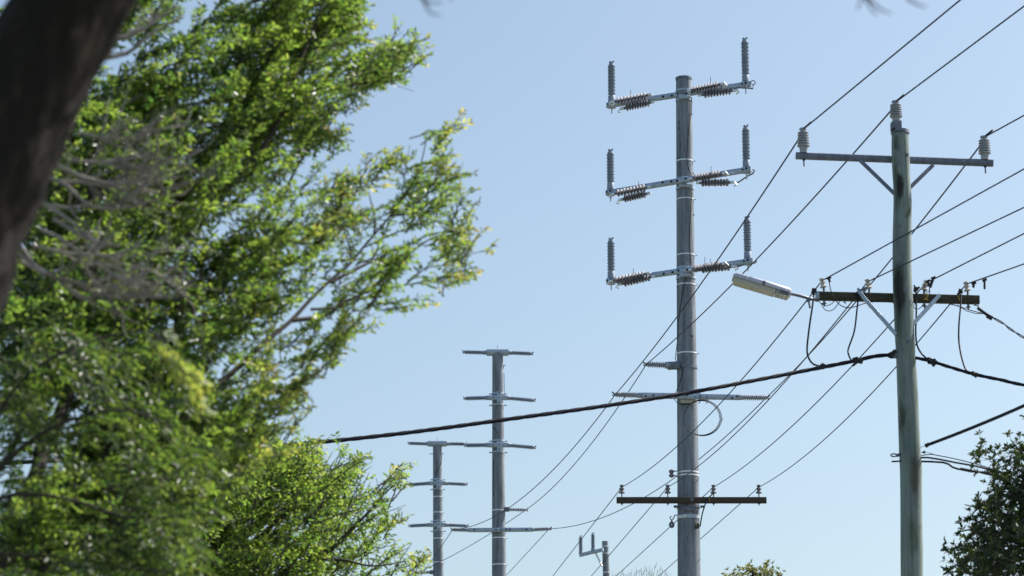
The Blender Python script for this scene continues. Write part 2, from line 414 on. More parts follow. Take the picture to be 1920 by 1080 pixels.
# clamps and small insulators lower down
def small_spool(parent, u, v, D, m=M['polymer_brown'], s=1.0):
    p = P(u, v, D); mb = MB()
    mb.lathe(p+Vector((0, 0, -.09*s)), p+Vector((0, 0, 1)), [(0, .02*s), (.02*s, .06*s), (.06*s, .06*s), (.08*s, .035*s), (.10*s, .035*s), (.12*s, .06*s), (.16*s, .06*s), (.18*s, .02*s)], 14)
    return mb.build('spool_insulator', m, parent)
for v in (883, 889):
    strap(p1, at1, v, D1, M['strap'], .035, False)
yb = D1-.1
hk = MB(); hk.tube([P(1262, 884, yb), P(1272, 883, yb)], .012, 6); hk.tube([P(1262, 892, yb), P(1272, 892, yb)], .012, 6)
hk.tube([P(1262.3, 893, yb), P(1259, 896, yb), P(1259, 880, yb), P(1262.3, 883, yb)], .01, 6); hk.build('hook_bracket', M['steel_dark'], p1)
small_spool(p1, 1259, 888, yb)
strap(p1, at1, 967, D1, M['steel'], .08, False)
hk = MB(); hk.box(P(1270, 969, front(at1, 968, D1, -.14)), P(1287, 967, front(at1, 968, D1, .01)), .02, .08)
hk.build('clamp_plate', M['strap'], p1)
hk = MB(); hk.tube([P(1271, 966, yb), P(1265, 966, yb), P(1263, 972, yb), P(1260, 975, yb), P(1257, 973, yb), P(1256, 970, yb), P(1259, 968, yb)], .013, 6)
hk.tube([P(1259.5, 975, yb), P(1259.5, 979, yb)], .02, 6)
hk.tube([P(1259.5+3.2*math.cos(t*.7), 984+4.2*math.sin(t*.7), yb) for t in range(10)], .03, 7, False)
hk.build('hook_bracket', M['steel_dark'], p1)

# timber arm with four pin insulators
Dc = front(at1, 938, D1, .07)
ta, tb = level(1156, 938, 1437, 938, 1296, 938, Dc)
tim = MB().box(ta, tb, .10, .135, bev=.006).build('timber_crossarm', M['timber_brown'], p1)
zz = MB(); bolt(zz, P(1297, 937, Dc-.05), (0, -1, 0), .03, .03); zz.build('bolt', M['steel_dark'], tim)
number('6', .17, P(1330.5, 938, Dc-.0525), (R(90), 0, 0), M['yellow'], tim)
LV1 = []
def pin_insulator(parent, x, y, z0, m, h=.2, r=.052, tilt=(0, 0)):
    pn = MB(); pn.tube([(x, y, z0-.19), (x, y, z0-.15), (x, y, z0+h*.45)], [.008, .014, .014], 6)
    pn.lathe((x, y, z0-.16), (x, y, z0+1), [(0, .012), (.005, .03), (.018, .03)], 6)
    pn.build('insulator_pin', M['steel_dark'], parent)
    b = Vector((x, y, z0+h*.35)); t = b+Vector((tilt[0], tilt[1], 1))
    q = MB(); q.lathe(b, t, [(0, r*.5), (.004, r*1.1), (h*.12, r*1.1), (h*.22, r*.6), (h*.3, r*.6), (h*.38, r*.98), (h*.46, r*.95), (h*.52, r*.55), (h*.58, r*.55), (h*.64, r*.75), (h*.76, r*.7), (h*.8, r*.2)], 16)
    q.build('pin_insulator', m, parent)
    return b+(t-b).normalized()*h*.56
for u in (1166, 1252, 1338, 1423):
    q = P(u, 932, Dc); LV1.append(pin_insulator(p1, q.x, q.y, ta.z+.0675, M['polymer_brown'], .25, .062))
c, r = at1(Z(946, D1)); sd_ = MB()
z9 = Z(947, Dc); c, r = at1(z9)
vs, fs = ring((c.x, c.y), r, z9, .014, .05); sd_.add(vs, fs, False)
for s in (-1, 1):
    sd_.box((c.x+s*(r+.01), c.y-r*.5, z9), (c.x+s*(r+.09), c.y-r*.5, z9), .06, .05)
sd_.box((c.x-r*.6, c.y-r-.015, z9-.06), (c.x+r*.55, c.y-r-.015, z9-.06), .05, .12)
sd_.build('saddle_clamp', M['steel_dark'], p1)
tg = P(1305, 986.5, D1-.20); fy = at1(tg.z)
px_ = tg.x-fy[0].x; yy = fy[0].y-math.sqrt(max(fy[1]**2-px_**2, .0))-.012
tgp = MB(); tgp.box((tg.x, yy, tg.z-.06), (tg.x, yy, tg.z+.06), .14, .014, up=(0, 1, 0)); npl = tgp.build('number_plate', M['dark'], p1)
number('6', .15, (tg.x+.01, yy-.010, tg.z), (R(90), 0, 0), M['yellow'], npl)
# earth wires running down the shaft, hugging its surface
def hug(parent, at, D, pts, r=.009, m=M['dark'], name='earth_wire'):
    out = []
    pts2 = []
    for i in range(len(pts)-1):
        n = max(2, int(abs(pts[i+1][1]-pts[i][1])/12))
        for k in range(n): pts2.append((lerp(pts[i][0], pts[i+1][0], k/n), lerp(pts[i][1], pts[i+1][1], k/n)))
    pts2.append(pts[-1])
    for u, v in pts2:
        p = P(u, v, D-.2); c, rr = at(p.z); dx = p.x-c.x
        lim = rr+.012
        if abs(dx) < lim: y = c.y-math.sqrt(lim*lim-dx*dx)
        else: y = c.y-.02
        out.append(P(u, v, y))
    return MB().tube(out, r, 5).build(name, m, parent)
hug(p1, at1, D1, [(1297, 182), (1297, 205), (1293, 230), (1290, 262), (1288, 300), (1292, 318), (1297, 330)])
hug(p1, at1, D1, [(1298, 350), (1296, 380), (1294, 420), (1293, 460), (1296, 500), (1288, 515), (1282, 535), (1276, 570), (1272, 600), (1270, 640), (1266, 672), (1268, 678)])
hug(p1, at1, D1, [(1279, 684), (1279, 700), (1274, 720), (1266, 738), (1265, 750), (1271, 756), (1280, 759), (1293, 757)], .008)
hb = MB()
for u, v in ((1274, 227), (1274, 239), (1297, 211), (1300, 322), (1301, 400), (1298, 630)):
    p = P(u, v, D1-.2); c, rr = at1(p.z); dx = max(-rr*.97, min(rr*.97, p.x-c.x)); y = c.y-math.sqrt(rr*rr-dx*dx)
    hb.lathe((c.x+dx, y+.01, p.z), (c.x+dx, y-1, p.z), [(0, .022), (.014, .022), (.016, .01)], 8)
hb.build('bolt', M['dark'], p1, 'stuff')

# ---- pole 2 and 3: flat horizontal insulator pairs
def far_pole(D, utop, vtop, ubot, vbot, wt, wb, label, levels, straps):
    b = P(ubot, vbot, D)
    pp = thing('power_pole', (b.x, D, 0), label, 'power pole', GP)
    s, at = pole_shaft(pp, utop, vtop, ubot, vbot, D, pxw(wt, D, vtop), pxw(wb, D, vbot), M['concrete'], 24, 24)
    for (v, ul, ur, vl, vr, head) in levels:
        z = Z(v, D); c, r = at(z)
        hw = r+.10
        pl = MB()
        if head: pl.box((c.x-hw-.08, c.y, z), (c.x+hw+.08, c.y, z), .30, .17); pl.tube([(c.x, c.y, z), (c.x, c.y, z+.24)], .012, 6)
        else:
            y = c.y-r-.03
            pl.box((c.x-hw, y, z), (c.x+hw, y, z), .08, .15)
            pl.box((c.x+.04, y-.05, z-.19), (c.x+.04, y-.05, z+.19), .15, .02, up=(0, 1, 0))
            for dz in (.17, -.20):
                cl = MB(); vs, fs = ring((c.x, c.y), r, z+dz, .014, .05); cl.add(vs, fs, False)
                for sx in (-1, 1): cl.box((c.x+sx*(r+.01), c.y, z+dz), (c.x+sx*(r+.10), c.y, z+dz), .05, .03)
                cl.build('pole_clamp', M['steel'], pp)
        arm = pl.build('crossarm', M['steel'], pp)
        y = c.y if head else c.y-r-.03
        if not head:
            bb = MB()
            for dz in (-.14, 0, .14): bolt(bb, (c.x+.04, y-.06, z+dz), (0, -1, 0), .014, .02)
            bolt(bb, (c.x-r*.8, y-.04, z), (0, -1, 0), .014, .02)
            bb.build('bolt', M['dark'], arm, 'stuff')
        insulator(pp, (c.x-hw-(.08 if head else 0), y, z), P(ul, vl, y), .05, .083, 17, M['polymer'], .13, .03, base_r=.072)
        insulator(pp, (c.x+hw+(.08 if head else 0), y, z), P(ur, vr, y), .05, .083, 17, M['polymer'], .13, .03, base_r=.072)
    for v in straps: strap(pp, at, v, D, h=.035)
    return pp, at
D2 = 89.0
p2, at2 = far_pole(D2, 933, 662, 936, 1080, 20, 27, 'bare concrete pole with three level insulator pairs, standing directly left of the tallest pole', [
    (661, 871, 996, 660, 663, True), (748.5, 873, 1000, 747, 750.5, False), (837, 874, 1001, 835, 839, False)], [955, 1007, 1057])
y2 = front(at2, 994, D2, .05)
q0, q1 = P(880, 994, y2), P(999, 993, y2)
mv2 = MB().box(q0, q1, .09, .13).build('crossarm', M['steel'], p2)
zz = MB()
for t in (.08, .42, .5, .58, .64, .90): bolt(zz, lerp(q0, q1, t)+Vector((0, -.045, 0)), (0, -1, 0), .02, .03)
zz.build('bolt', M['dark'], mv2, 'stuff')
MV2L, MV2R = P(849, 993, y2), P(1030, 991.5, y2)
insulator(p2, q0, MV2L, .045, .08, 10, M['porcelain'], .08, .03, base_r=.062)
insulator(p2, q1, MV2R, .045, .08, 10, M['porcelain'], .08, .03, base_r=.062)
yb2 = D2-.08; SO2 = P(986, 956, yb2)
MB().box(P(946, 955, yb2), P(955, 955, yb2), .12, .14).build('standoff_bracket', M['steel_dark'], p2)
insulator(p2, P(955, 955, yb2), SO2, .04, .075, 8, M['porcelain'], .05, .03, name='standoff_insulator')
hug(p2, at2, D2, [(925, 862), (925, 890), (923, 915), (925, 930)], .009)
hug(p2, at2, D2, [(945, 640+60), (946, 745)], .009)
hug(p2, at2, D2, [(924, 800), (930, 808), (936, 818), (937, 830)], .009)
rod = MB(); rod.tube([P(944, 685, D2), P(948, 685, D2)], .014, 6); rod.tube([P(944.5, 684, D2-.02), P(943.5, 692, D2-.02)], .012, 5); rod.build('step_bolt', M['steel_dark'], p2)

D3 = 103.0
p3, at3 = far_pole(D3, 820, 834, 822, 1080, 16.5, 19.5, 'farthest of the three tall concrete poles, leftmost beside the sunlit tree', [
    (832, 768, 871, 831, 832.5, True), (908, 768, 873, 909, 908, False), (986, 769, 875, 986, 986, False)], [930, 959, 1008, 1053])
yb3 = D3-.08; SO3 = P(781, 1074, yb3)
MB().box(P(814, 1073, yb3), P(806, 1073, yb3), .12, .14).build('standoff_bracket', M['steel_dark'], p3)
insulator(p3, P(806, 1073, yb3), SO3, .04, .075, 8, M['porcelain'], .05, .03, name='standoff_insulator')
hug(p3, at3, D3, [(829, 850), (827, 870), (815, 890)], .009)
rod = MB(); rod.tube([P(805, 851, D3), P(813, 851, D3)], .014, 6); rod.tube([P(828, 850, D3), P(832, 851, D3)], .014, 6); rod.build('step_bolt', M['steel_dark'], p3, 'stuff')

# ---- pole 4: short one with angled arm on the left
D4 = 123.0
bb4 = P(1137, 1080, D4)
p4 = thing('power_pole', (bb4.x, D4, 0), 'distant small concrete pole whose single angled arm carries two upright insulators', 'power pole', GP)
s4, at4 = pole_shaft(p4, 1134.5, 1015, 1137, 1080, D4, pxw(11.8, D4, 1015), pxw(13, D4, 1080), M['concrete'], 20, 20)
z4 = Z(1034, D4); A, B = Pz(1087, 1041, z4), Pz(1131, 1030.5, z4)
B = P(1131, 1030.5, D4-.3); A = P(1087, 1041, D4+.2)
arm4 = MB().box(A, B, .12, .15).build('crossarm', M['steel'], p4)
for u, vb, vt in ((1089, 1038, 1007), (1112, 1032, 1001.5)):
    t = (u-1087)/44; q = lerp(A, B, t); q = Vector((q.x, q.y, q.z+.05)); insulator(p4, q, Vector((q.x, q.y, Z(vt, q.y))), .055, .10, 13, M['polymer'], .14, .04, name='post_insulator', base_r=.09)
MB().box(P(1117, 1037, D4-.1), P(1129, 1062, D4-.3), .05, .07).build('diagonal_brace', M['strap'], p4)
for v in (1023, 1036, 1072): strap(p4, at4, v, D4, h=.04)

# ---- timber pole
DW = 35.0
prof = [(247, 1672, 1703), (275, 1671.5, 1704.5), (300, 1672, 1706), (330, 1673.5, 1706.5), (350, 1675, 1708), (375, 1675.5, 1709.5), (400, 1675.2, 1709.5), (450, 1674, 1708.5), (500, 1673.5, 1709), (540, 1674, 1710.5),
        (580, 1676, 1713), (620, 1677.5, 1714), (660, 1680, 1716), (700, 1681.5, 1719), (750, 1683, 1722), (800, 1684.5, 1724), (850, 1686, 1726.5), (880, 1687.5, 1729), (920, 1688, 1728.5), (980, 1688.5, 1729), (1030, 1688.6, 1730.5), (1080, 1689, 1730)]
vv = np.array([a for a, _, _ in prof]); cc = np.array([(a+b)/2 for _, a, b in prof]); ww = np.array([b-a for _, a, b in prof])
zs = np.array([Z(v, DW) for v in vv]); xs = np.array([P(u, v, DW).x for u, v in zip(cc, vv)]); rs = np.array([pxw(w_, DW, v)/2 for w_, v in zip(ww, vv)])
zs = zs[::-1]; xs = xs[::-1]; rs = rs[::-1]
slope = (xs[0]-xs[6])/(zs[6]-zs[0])
pw = thing('utility_pole', (xs[0]+.15, DW, 0), 'weathered green-grey timber pole with two crossarms and the street lamp beside it', 'utility pole')
def atw(z):
    if z < zs[0]: return Vector((xs[0]+(zs[0]-z)*.012, DW, z)), float(rs[0]+(zs[0]-z)*.004)
    return Vector((float(np.interp(z, zs, xs)), DW, z)), float(np.interp(z, zs, rs))
mb = MB(); vs = []; fs = []; n = 48; rows = 240; zt = zs[-1]
for i in range(rows+1):
    z = -.3+(zt+.3)*i/rows; c, r = atw(z)
    for k in range(n):
        a = 2*math.pi*k/n; d = Vector((math.cos(a), math.sin(a), 0))
        rr = r*(1+.025*noise.noise(Vector((d.x*1.2, d.y*1.2, z*1.1)))+.012*noise.noise(Vector((d.x*6, d.y*6, z*.7))))
        vs.append((c.x+d.x*rr, c.y+d.y*rr, z))
for i in range(rows):
    for k in range(n): fs.append((i*n+k, i*n+(k+1) % n, (i+1)*n+(k+1) % n, (i+1)*n+k))
fs.append(tuple(range(rows*n, (rows+1)*n))); mb.add(vs, fs, True)

def timber_mat():
    m = bpy.data.materials.new('treated_pole_timber'); m.use_nodes = True
    nt = m.node_tree; L = nt.links; b = nt.nodes['Principled BSDF']
    tc = nt.nodes.new('ShaderNodeTexCoord')
    def nz(sc, st, det=7, dist=0):
        mp = nt.nodes.new('ShaderNodeMapping'); mp.inputs['Scale'].default_value = st
        L.new(tc.outputs['Object'], mp.inputs[0]); q = nt.nodes.new('ShaderNodeTexNoise')
        q.inputs['Scale'].default_value = sc; q.inputs['Detail'].default_value = det; q.inputs['Roughness'].default_value = .65; q.inputs['Distortion'].default_value = dist
        L.new(mp.outputs[0], q.inputs['Vector']); return q.outputs['Fac']
    def ramp(inp, p0, c0, p1, c1):
        r = nt.nodes.new('ShaderNodeValToRGB'); e = r.color_ramp.elements
        e[0].position = p0; e[0].color = (*c0, 1); e[1].position = p1; e[1].color = (*c1, 1); L.new(inp, r.inputs[0]); return r.outputs[0]
    def mul(a, b_, f=1):
        x = nt.nodes.new('ShaderNodeMix'); x.data_type = 'RGBA'; x.blend_type = 'MULTIPLY'; x.inputs[0].default_value = f
        L.new(a, x.inputs[6]); L.new(b_, x.inputs[7]); return x.outputs[2]
    c = ramp(nz(2.2, (1, 1, .5)), .3, (.17, .225, .215), .72, (.31, .365, .345))
    c = mul(c, ramp(nz(9, (2.5, 2.5, .09)), .35, (.55, .57, .55), .62, (1, 1, 1)), .9)
    c = mul(c, ramp(nz(5.5, (1.5, 1.5, .6), 8, .5), .30, (.45, .52, .42), .44, (1, 1, 1)), .8)
    # rot and knots: measured places on the face towards the camera
    for (u, v, su, sv, col, st) in ((1688, 350, 7, 26, (.16, .12, .10), 1), (1682, 335, 6, 55, (.5, .48, .42), 1), (1687, 545, 10, 60, (.20, .20, .15), 1), (1684, 560, 6, 95, (.45, .48, .42), 1), (1690, 785, 8, 34, (.35, .34, .28), 1), (1681, 272, 4, 14, (.45, .45, .4), 1),
                                (1706, 398, 9, 8, (.5, .5, .42), 1), (1716, 890, 8, 40, (.55, .45, .36), 1), (1712, 1005, 10, 40, (.55, .62, .5), 1), (1702, 470, 9, 60, (.8, .86, .82), 1), (1708, 825, 12, 60, (.75, .8, .78), 1)):
        p = P(u, v, DW-.12)-Vector(OFF[pw.name])
        mp = nt.nodes.new('ShaderNodeMapping'); mp.vector_type = 'TEXTURE'
        mp.inputs['Location'].default_value = p; mp.inputs['Scale'].default_value = (su/147*1.25, .14, sv/147*1.1)
        nd = nt.nodes.new('ShaderNodeVectorMath'); nd.operation = 'ADD'
        q = nt.nodes.new('ShaderNodeTexNoise'); q.inputs['Scale'].default_value = 9; q.inputs['Detail'].default_value = 5
        m3 = nt.nodes.new('ShaderNodeMapping'); m3.inputs['Scale'].default_value = (1.3, 1, .4); L.new(tc.outputs['Object'], m3.inputs[0]); L.new(m3.outputs[0], q.inputs['Vector'])
        sc_ = nt.nodes.new('ShaderNodeVectorMath'); sc_.operation = 'MULTIPLY_ADD'
        L.new(q.outputs['Color'], sc_.inputs[0]); sc_.inputs[1].default_value = (.11, 0, .4); sc_.inputs[2].default_value = (-.055, 0, -.2)
        L.new(tc.outputs['Object'], nd.inputs[0]); L.new(sc_.outputs[0], nd.inputs[1]); L.new(nd.outputs[0], mp.inputs[0])
        ln = nt.nodes.new('ShaderNodeVectorMath'); ln.operation = 'LENGTH'; L.new(mp.outputs[0], ln.inputs[0])
        c = mul(c, ramp(ln.outputs['Value'], .45, col, 1.0, (1, 1, 1)), st)
    L.new(c, b.inputs['Base Color']); b.inputs['Roughness'].default_value = .82
    bp = nt.nodes.new('ShaderNodeBump'); bp.inputs['Strength'].default_value = .5; bp.inputs['Distance'].default_value = .012
    L.new(nz(14, (2, 2, .15)), bp.inputs['Height']); L.new(bp.outputs[0], b.inputs['Normal'])
    return m
M['pole_timber'] = timber_mat()
mb.build('shaft', M['pole_timber'], pw)
# metal cap and bracket
c, r = atw(zt)
MB().lathe((c.x, c.y, zt-.03), (c.x, c.y, zt+1), [(0, r+.012), (.045, r+.012), (.05, r*.8), (.052, .01)], 32).build('cap', M['steel_dark'], pw)
bk = MB(); xb = P(1679, 245, DW-.05).x
bk.box((xb-.005, DW-.06, zt+.02), (xb-.005, DW-.06, zt+.10), .11, .11, up=(0, 1, 0)); bk.box((xb+.03, DW-.11, zt-.02), (xb+.03, DW-.11, zt+.115), .09, .02, up=(0, 1, 0))
bk.box((xb-.055, DW-.06, zt-.0), (xb-.055, DW-.06, zt+.09), .012, .1, up=(0, 1, 0))
bk.build('top_bracket', M['steel_dark'], pw)
def porcelain(x, y, z0, z1, n=6):
    h = z1-z0; pr = [(0, .052), (h*.20, .052), (h*.22, .058)]
    st = h*.62/n
    for i in range(n):
        q = h*.23+st*i; pr += [(q+st*.12, .052), (q+st*.40, .082-.002*i), (q+st*.62, .081-.002*i), (q+st*.9, .054)]
    pr += [(h*.87, .035), (h*.91, .033), (h*.93, .05), (h*.985, .048), (h, .02)]
    o = MB().lathe((x, y, z0), (x, y, z0+1), pr, 28).build('porcelain_insulator', M['porcelain'], pw)
    return Vector((x, y, z1))
HVc = porcelain(P(1679, 190, DW-.06).x, DW-.06, zt+.10, Z(189, DW-.06))
# HV steel arm behind the pole
YA = DW+.17
ha, hb_ = P(1492, 292, YA), P(1862, 306, YA)
hv = MB().box(ha, hb_, .075, .085, bev=.012).build('crossarm', M['steel_dark'], pw)
zz = MB()
for t in (.13, .35, .5, .60, .66, .78, .85): bolt(zz, lerp(ha, hb_, t)+Vector((0, -.037, .01)), (0, -1, 0), .006, .008)
zz.build('bolt', M['steel'], hv, 'stuff')
HV = []
for u in (1507, 1847):
    t = (u-1492)/370; q = lerp(ha, hb_, t); vt = 240 if u < 1600 else 255
    HV.append(porcelain(q.x, q.y, q.z+.04, Z(vt, YA)))
    k = MB(); k.tube([(q.x, q.y, q.z-.04), (q.x, q.y, q.z-.14)], .009, 6); k.lathe((q.x, q.y, q.z-.06), (q.x, q.y, 50), [(0, .018), (.02, .018)], 6); k.build('insulator_stud', M['dark'], pw)
HV = [HV[0], HVc, HV[1]]
MB().box(P(1613, 301, YA-.03), P(1680, 366, DW-.02), .012, .05).build('diagonal_brace', M['steel_dark'], pw)
MB().box(P(1750, 309, YA-.03), P(1705, 353, DW-.02), .012, .05).build('diagonal_brace', M['steel_dark'], pw)
# LV timber arm
YL = DW+.18
la, lb = P(1532, 555, YL), P(1836, 562.5, YL)
lv = MB().box(la, lb, .09, .105, bev=.005).build('timber_crossarm', M['timber_olive'], pw)
MB().box(la+Vector((-.02, 0, 0)), la+Vector((.025, 0, 0)), .096, .11).build('end_plate', M['steel'], lv)
number('2', .115, P(1737, 557, YL-.0465), (R(90), R(12), 0), M['yellow'], lv)
number('1', .085, P(1798, 559, YL-.0465), (R(90), R(-14), 0), M['yellow'], lv)
dm = MB(); dm.lathe(P(1735, 557, YL-.045), P(1735, 557, YL-.045)+Vector((0, -1, 0)), [(0, .033), (.0006, .033)], 12)
LV = []
for u, tl in ((1545, -.25), (1630, -.2), (1733, .25), (1815, -.2)):
    t = (u-1532)/304; q = lerp(la, lb, t); LV.append(pin_insulator(pw, q.x, q.y, q.z+.053, M['porcelain_beige'], .165, .042, (tl, -.1)))
MB().box(P(1608, 545, YL-.062), P(1680, 627, DW-.06), .012, .05).build('diagonal_brace', M['steel'], pw)
MB().box(P(1762, 553, YL-.062), P(1708, 612, DW-.06), .012, .05).build('diagonal_brace', M['steel'], pw)
zz = MB()
for u, v in ((1697, 546), (1702, 641), (1700, 290), (1684, 276), (1683, 306)):
    p = P(u, v, DW-.1); c, r = atw(p.z); dx = p.x-c.x; y = c.y-math.sqrt(max(r*r-dx*dx, 0))
    zz.lathe((p.x, y+.01, p.z), (p.x, y-1, p.z), [(0, .026), (.012, .026), (.014, .012), (.03, .010)], 10)
zz.build('bolt', M['steel_dark'], pw, 'stuff')
# dark clamps on top of the LV arm
def lump(parent, u, v, D, s=1.0, name='connector_clamp', m=M['dark'], n=5):
    mb = MB(); p = P(u, v, D)
    for k in range(n):
        d = Vector((random.uniform(-1, 1), random.uniform(-.4, .4), random.uniform(-1, 1)))*.03*s
        e = d+Vector((random.uniform(-1, 1), random.uniform(-.5, .5), random.uniform(-1, 1)))*.03*s
        mb.box(p+d-e*.6, p+d+e*.6, .035*s, .03*s)
    mb.box(p-Vector((.035*s, 0, 0)), p+Vector((.035*s, 0, 0)), .04*s, .04*s)
    return mb.build(name, m, parent)
for u, v in ((1527, 546), (1611, 548), (1717, 543), (1801, 548)):
    lump(lv, u, v, YL-.05, .8); lump(lv, u-1, v-4, YL-.03, .5)
for u in (1584, 1676, 1773): lump(lv, u, 567, YL, .3)
# eye bolt and bar on the left low down
yE = DW-.05; eb = MB()
eb.tube([P(1676+6*math.cos(t*.7), 853.5+2.6*math.sin(t*.7), yE) for t in range(10)], .010, 6, False)
eb.box(P(1681, 855, yE), P(1690, 850, yE), .03, .035); eb.build('eye_bolt', M['steel_dark'], pw)
MB().tube([P(1672, 865.5, yE), P(1690, 864.5, yE)], .011, 8).build('step_bolt', M['dark'], pw)
MB().box(P(1671, 665, DW-.02), P(1684, 666, DW-.02), .07, .08).build('cable_anchor', M['steel_dark'], pw)

# ------------------------------------------------------------------ street lamp
sL = P(1484, 550, DW); LD = DW-.05
lp = thing('street_lamp', tuple(P(1530, 562, LD)), 'long flat street lamp head with yellowed lens reaching left from the timber pole', 'street lamp')
h0, h1 = P(1374, 519, LD), P(1483, 551, LD)
ax = (h1-h0).normalized(); sdv = Vector((0, 1, 0)); upv = sdv.cross(ax)*-1
if upv.z < 0: upv = -upv
def loft(secs, smooth=False):
    mb = MB(); vs = []; fs = []
    for s, wdt, z0, z1, ch in secs:
        o = h0+ax*s
        for a, b in ((-wdt/2, z0), (wdt/2, z0), (wdt/2, z1-ch), (wdt/2-ch, z1), (-wdt/2+ch, z1), (-wdt/2, z1-ch)): vs.append(o+sdv*a+upv*b)
    m_ = len(secs)
    for i in range(m_-1):
        for k in range(6): fs.append((i*6+k, i*6+(k+1) % 6, (i+1)*6+(k+1) % 6, (i+1)*6+k))
    fs += [tuple(range(5, -1, -1)), tuple(range((m_-1)*6, m_*6))]; mb.add(vs, fs, smooth); return mb
LH = (h1-h0).length
loft([(0, .25, -.025, .01, .01), (.03, .29, -.025, .035, .02), (LH*.5, .30, -.025, .04, .02), (LH-.03, .29, -.025, .035, .02), (LH, .22, -.025, .015, .01)]).build('housing', M['housing'], lp)
loft([(.02, .23, -.062, -.026, -.0), (.05, .25, -.075, -.026, 0), (LH*.73, .25, -.075, -.026, 0), (LH*.74, .25, -.070, -.026, 0)]).build('lens', M['lens'], lp)
gl = M['glass'] = mat('clear_gear_cover', (.40, .42, .42), .12, 0, .5, 14)
loft([(LH*.745, .25, -.070, -.026, 0), (LH-.03, .24, -.068, -.026, 0), (LH-.01, .18, -.05, -.026, 0)]).build('gear_cover', gl, lp)
g = MB(); o = h0+ax*(LH*.80); g.box(o-upv*.05-sdv*.128, o+ax*.12-upv*.05-sdv*.128, .02, .03); g.box(h0+ax*LH*.5-sdv*.153+upv*.0, h0+ax*(LH*.5+.03)-sdv*.153+upv*.0, .02, .05)
g.box(h0+ax*(LH*.742)-sdv*.126-upv*.045, h0+ax*(LH*.757)-sdv*.126-upv*.045, .01, .05)
g.build('latch', M['steel_dark'], lp, 'stuff')
for t in (.22, .85): MB().box(h0+ax*LH*t-sdv*.153-upv*.01, h0+ax*(LH*t+.015)-sdv*.153-upv*.01, .012, .03).build('clip', M['strap'], lp)
MB().tube([h1-ax*.05, P(1500, 554.5, LD+.03), P(1520, 560, LD+.08), P(1533, 563, YL)], .021, 12).build('mounting_arm', M['steel_dark'], lp)

# ------------------------------------------------------------------ conductors
def span(p0, p1, via=None, n=60):
    """hanging wire from p0 to p1; via=(u,v) fixes the sag"""
    p0 = Vector(p0); p1 = Vector(p1); s = 0
    if via:
        a = (via[0]-960)/F; b = (540-via[1])/F
        d = Vector((a, cp-b*sp, sp+b*cp)); o = Vector((0, 0, EYE))
        hx, hy = p1.x-p0.x, p1.y-p0.y; nrm = Vector((hy, -hx, 0))
        t = (Vector((p0.x, p0.y, 0))-Vector((0, 0, 0))).dot(nrm)/d.dot(nrm)
        q = o+d*t; tt = ((q.x-p0.x)*hx+(q.y-p0.y)*hy)/(hx*hx+hy*hy)
        zl = p0.z+(p1.z-p0.z)*tt; s = (zl-q.z)/(4*tt*(1-tt)); s = max(0, s)
    return [Vector((lerp(p0.x, p1.x, t), lerp(p0.y, p1.y, t), lerp(p0.z, p1.z, t)-4*s*t*(1-t))) for t in [i/n for i in range(n+1)]]
def wire(label, pts, r=.009, m=None, name='overhead_wire', cat='wire', group='bare overhead wires'):
    return tag(MB().tube(pts, r*1.15, 7).build(name, m or M['wire']), label, cat, group)
def beyond(p0, uv, s, zdrop=0):
    """level wire that leaves p0, passes over picture point uv, goes on s times as far"""
    q = Pz(uv[0], uv[1], p0.z-zdrop); return p0+(q-p0)*s
# three high wires timber pole -> tall pole
wire('high wire running from the left porcelain insulator down to the tall pole', span(HV[0]+Vector((0, 0, -.06)), MVL, (1405, 401)), .0095)
wire('high wire from the timber pole top down to the stand-off insulator', span(HV[1]+Vector((0, 0, -.06)), SO, (1480, 421)), .0095)
wire('high wire from the right porcelain insulator passing behind the timber pole to the tall pole', span(HV[2]+Vector((0, 0, -.06)), MVR, (1640, 524)), .0095)
# three high wires coming over from the right
for p, uv, lab in ((HV[0], (1797, 0), 'high wire leaving the left porcelain insulator for the top edge, first from the left'),
                   (HV[1], (1920, 9), 'high wire leaving the pole top insulator for the upper right corner'),
                   (HV[2], (1920, 214), 'high wire leaving the right porcelain insulator for the right edge')):
    q = beyond(p, uv, 7); wire(lab, span(p+Vector((0, 0, -.02)), q), .0085)
# tie collars where wires sit on the insulators
for p in HV:
    k = MB(); k.tube([p+Vector((-.03, 0, -.03)), p+Vector((.03, -.02, .005)), p+Vector((.10, -.12, .045))], .013, 6); k.build('wire_tie', M['dark'], pw)
# tall pole -> next pole
wire('leftmost sagging wire between the tallest pole and the middle concrete pole', span(MVL, MV2L, (1057, 860)), .0095)
wire('sagging wire between the stand-off insulators of tallest and middle concrete poles', span(SO, SO2, (1086, 860)), .0095)
wire('lowest sagging wire from the tallest pole to the right end of the middle pole', span(MVR, MV2R, (1211, 931)), .0095)
# next pole -> third and on
wire('wire running down from the left arm end of the middle pole across the far pole', span(MV2L, P(770, 1105, 103.5), (832, 1018)), .0095)
wire('wire from the middle pole stand-off insulator to the small insulator on the far pole', span(SO2, SO3, (915, 1003)), .0095)
wire('wire dropping from the right arm end of the middle pole to the bottom edge', span(MV2R, P(925, 1105, 118), (985, 1040)), .0095)
wire('short wire dropping from the far pole small insulator', span(SO3, P(770, 1130, 118)), .0095)
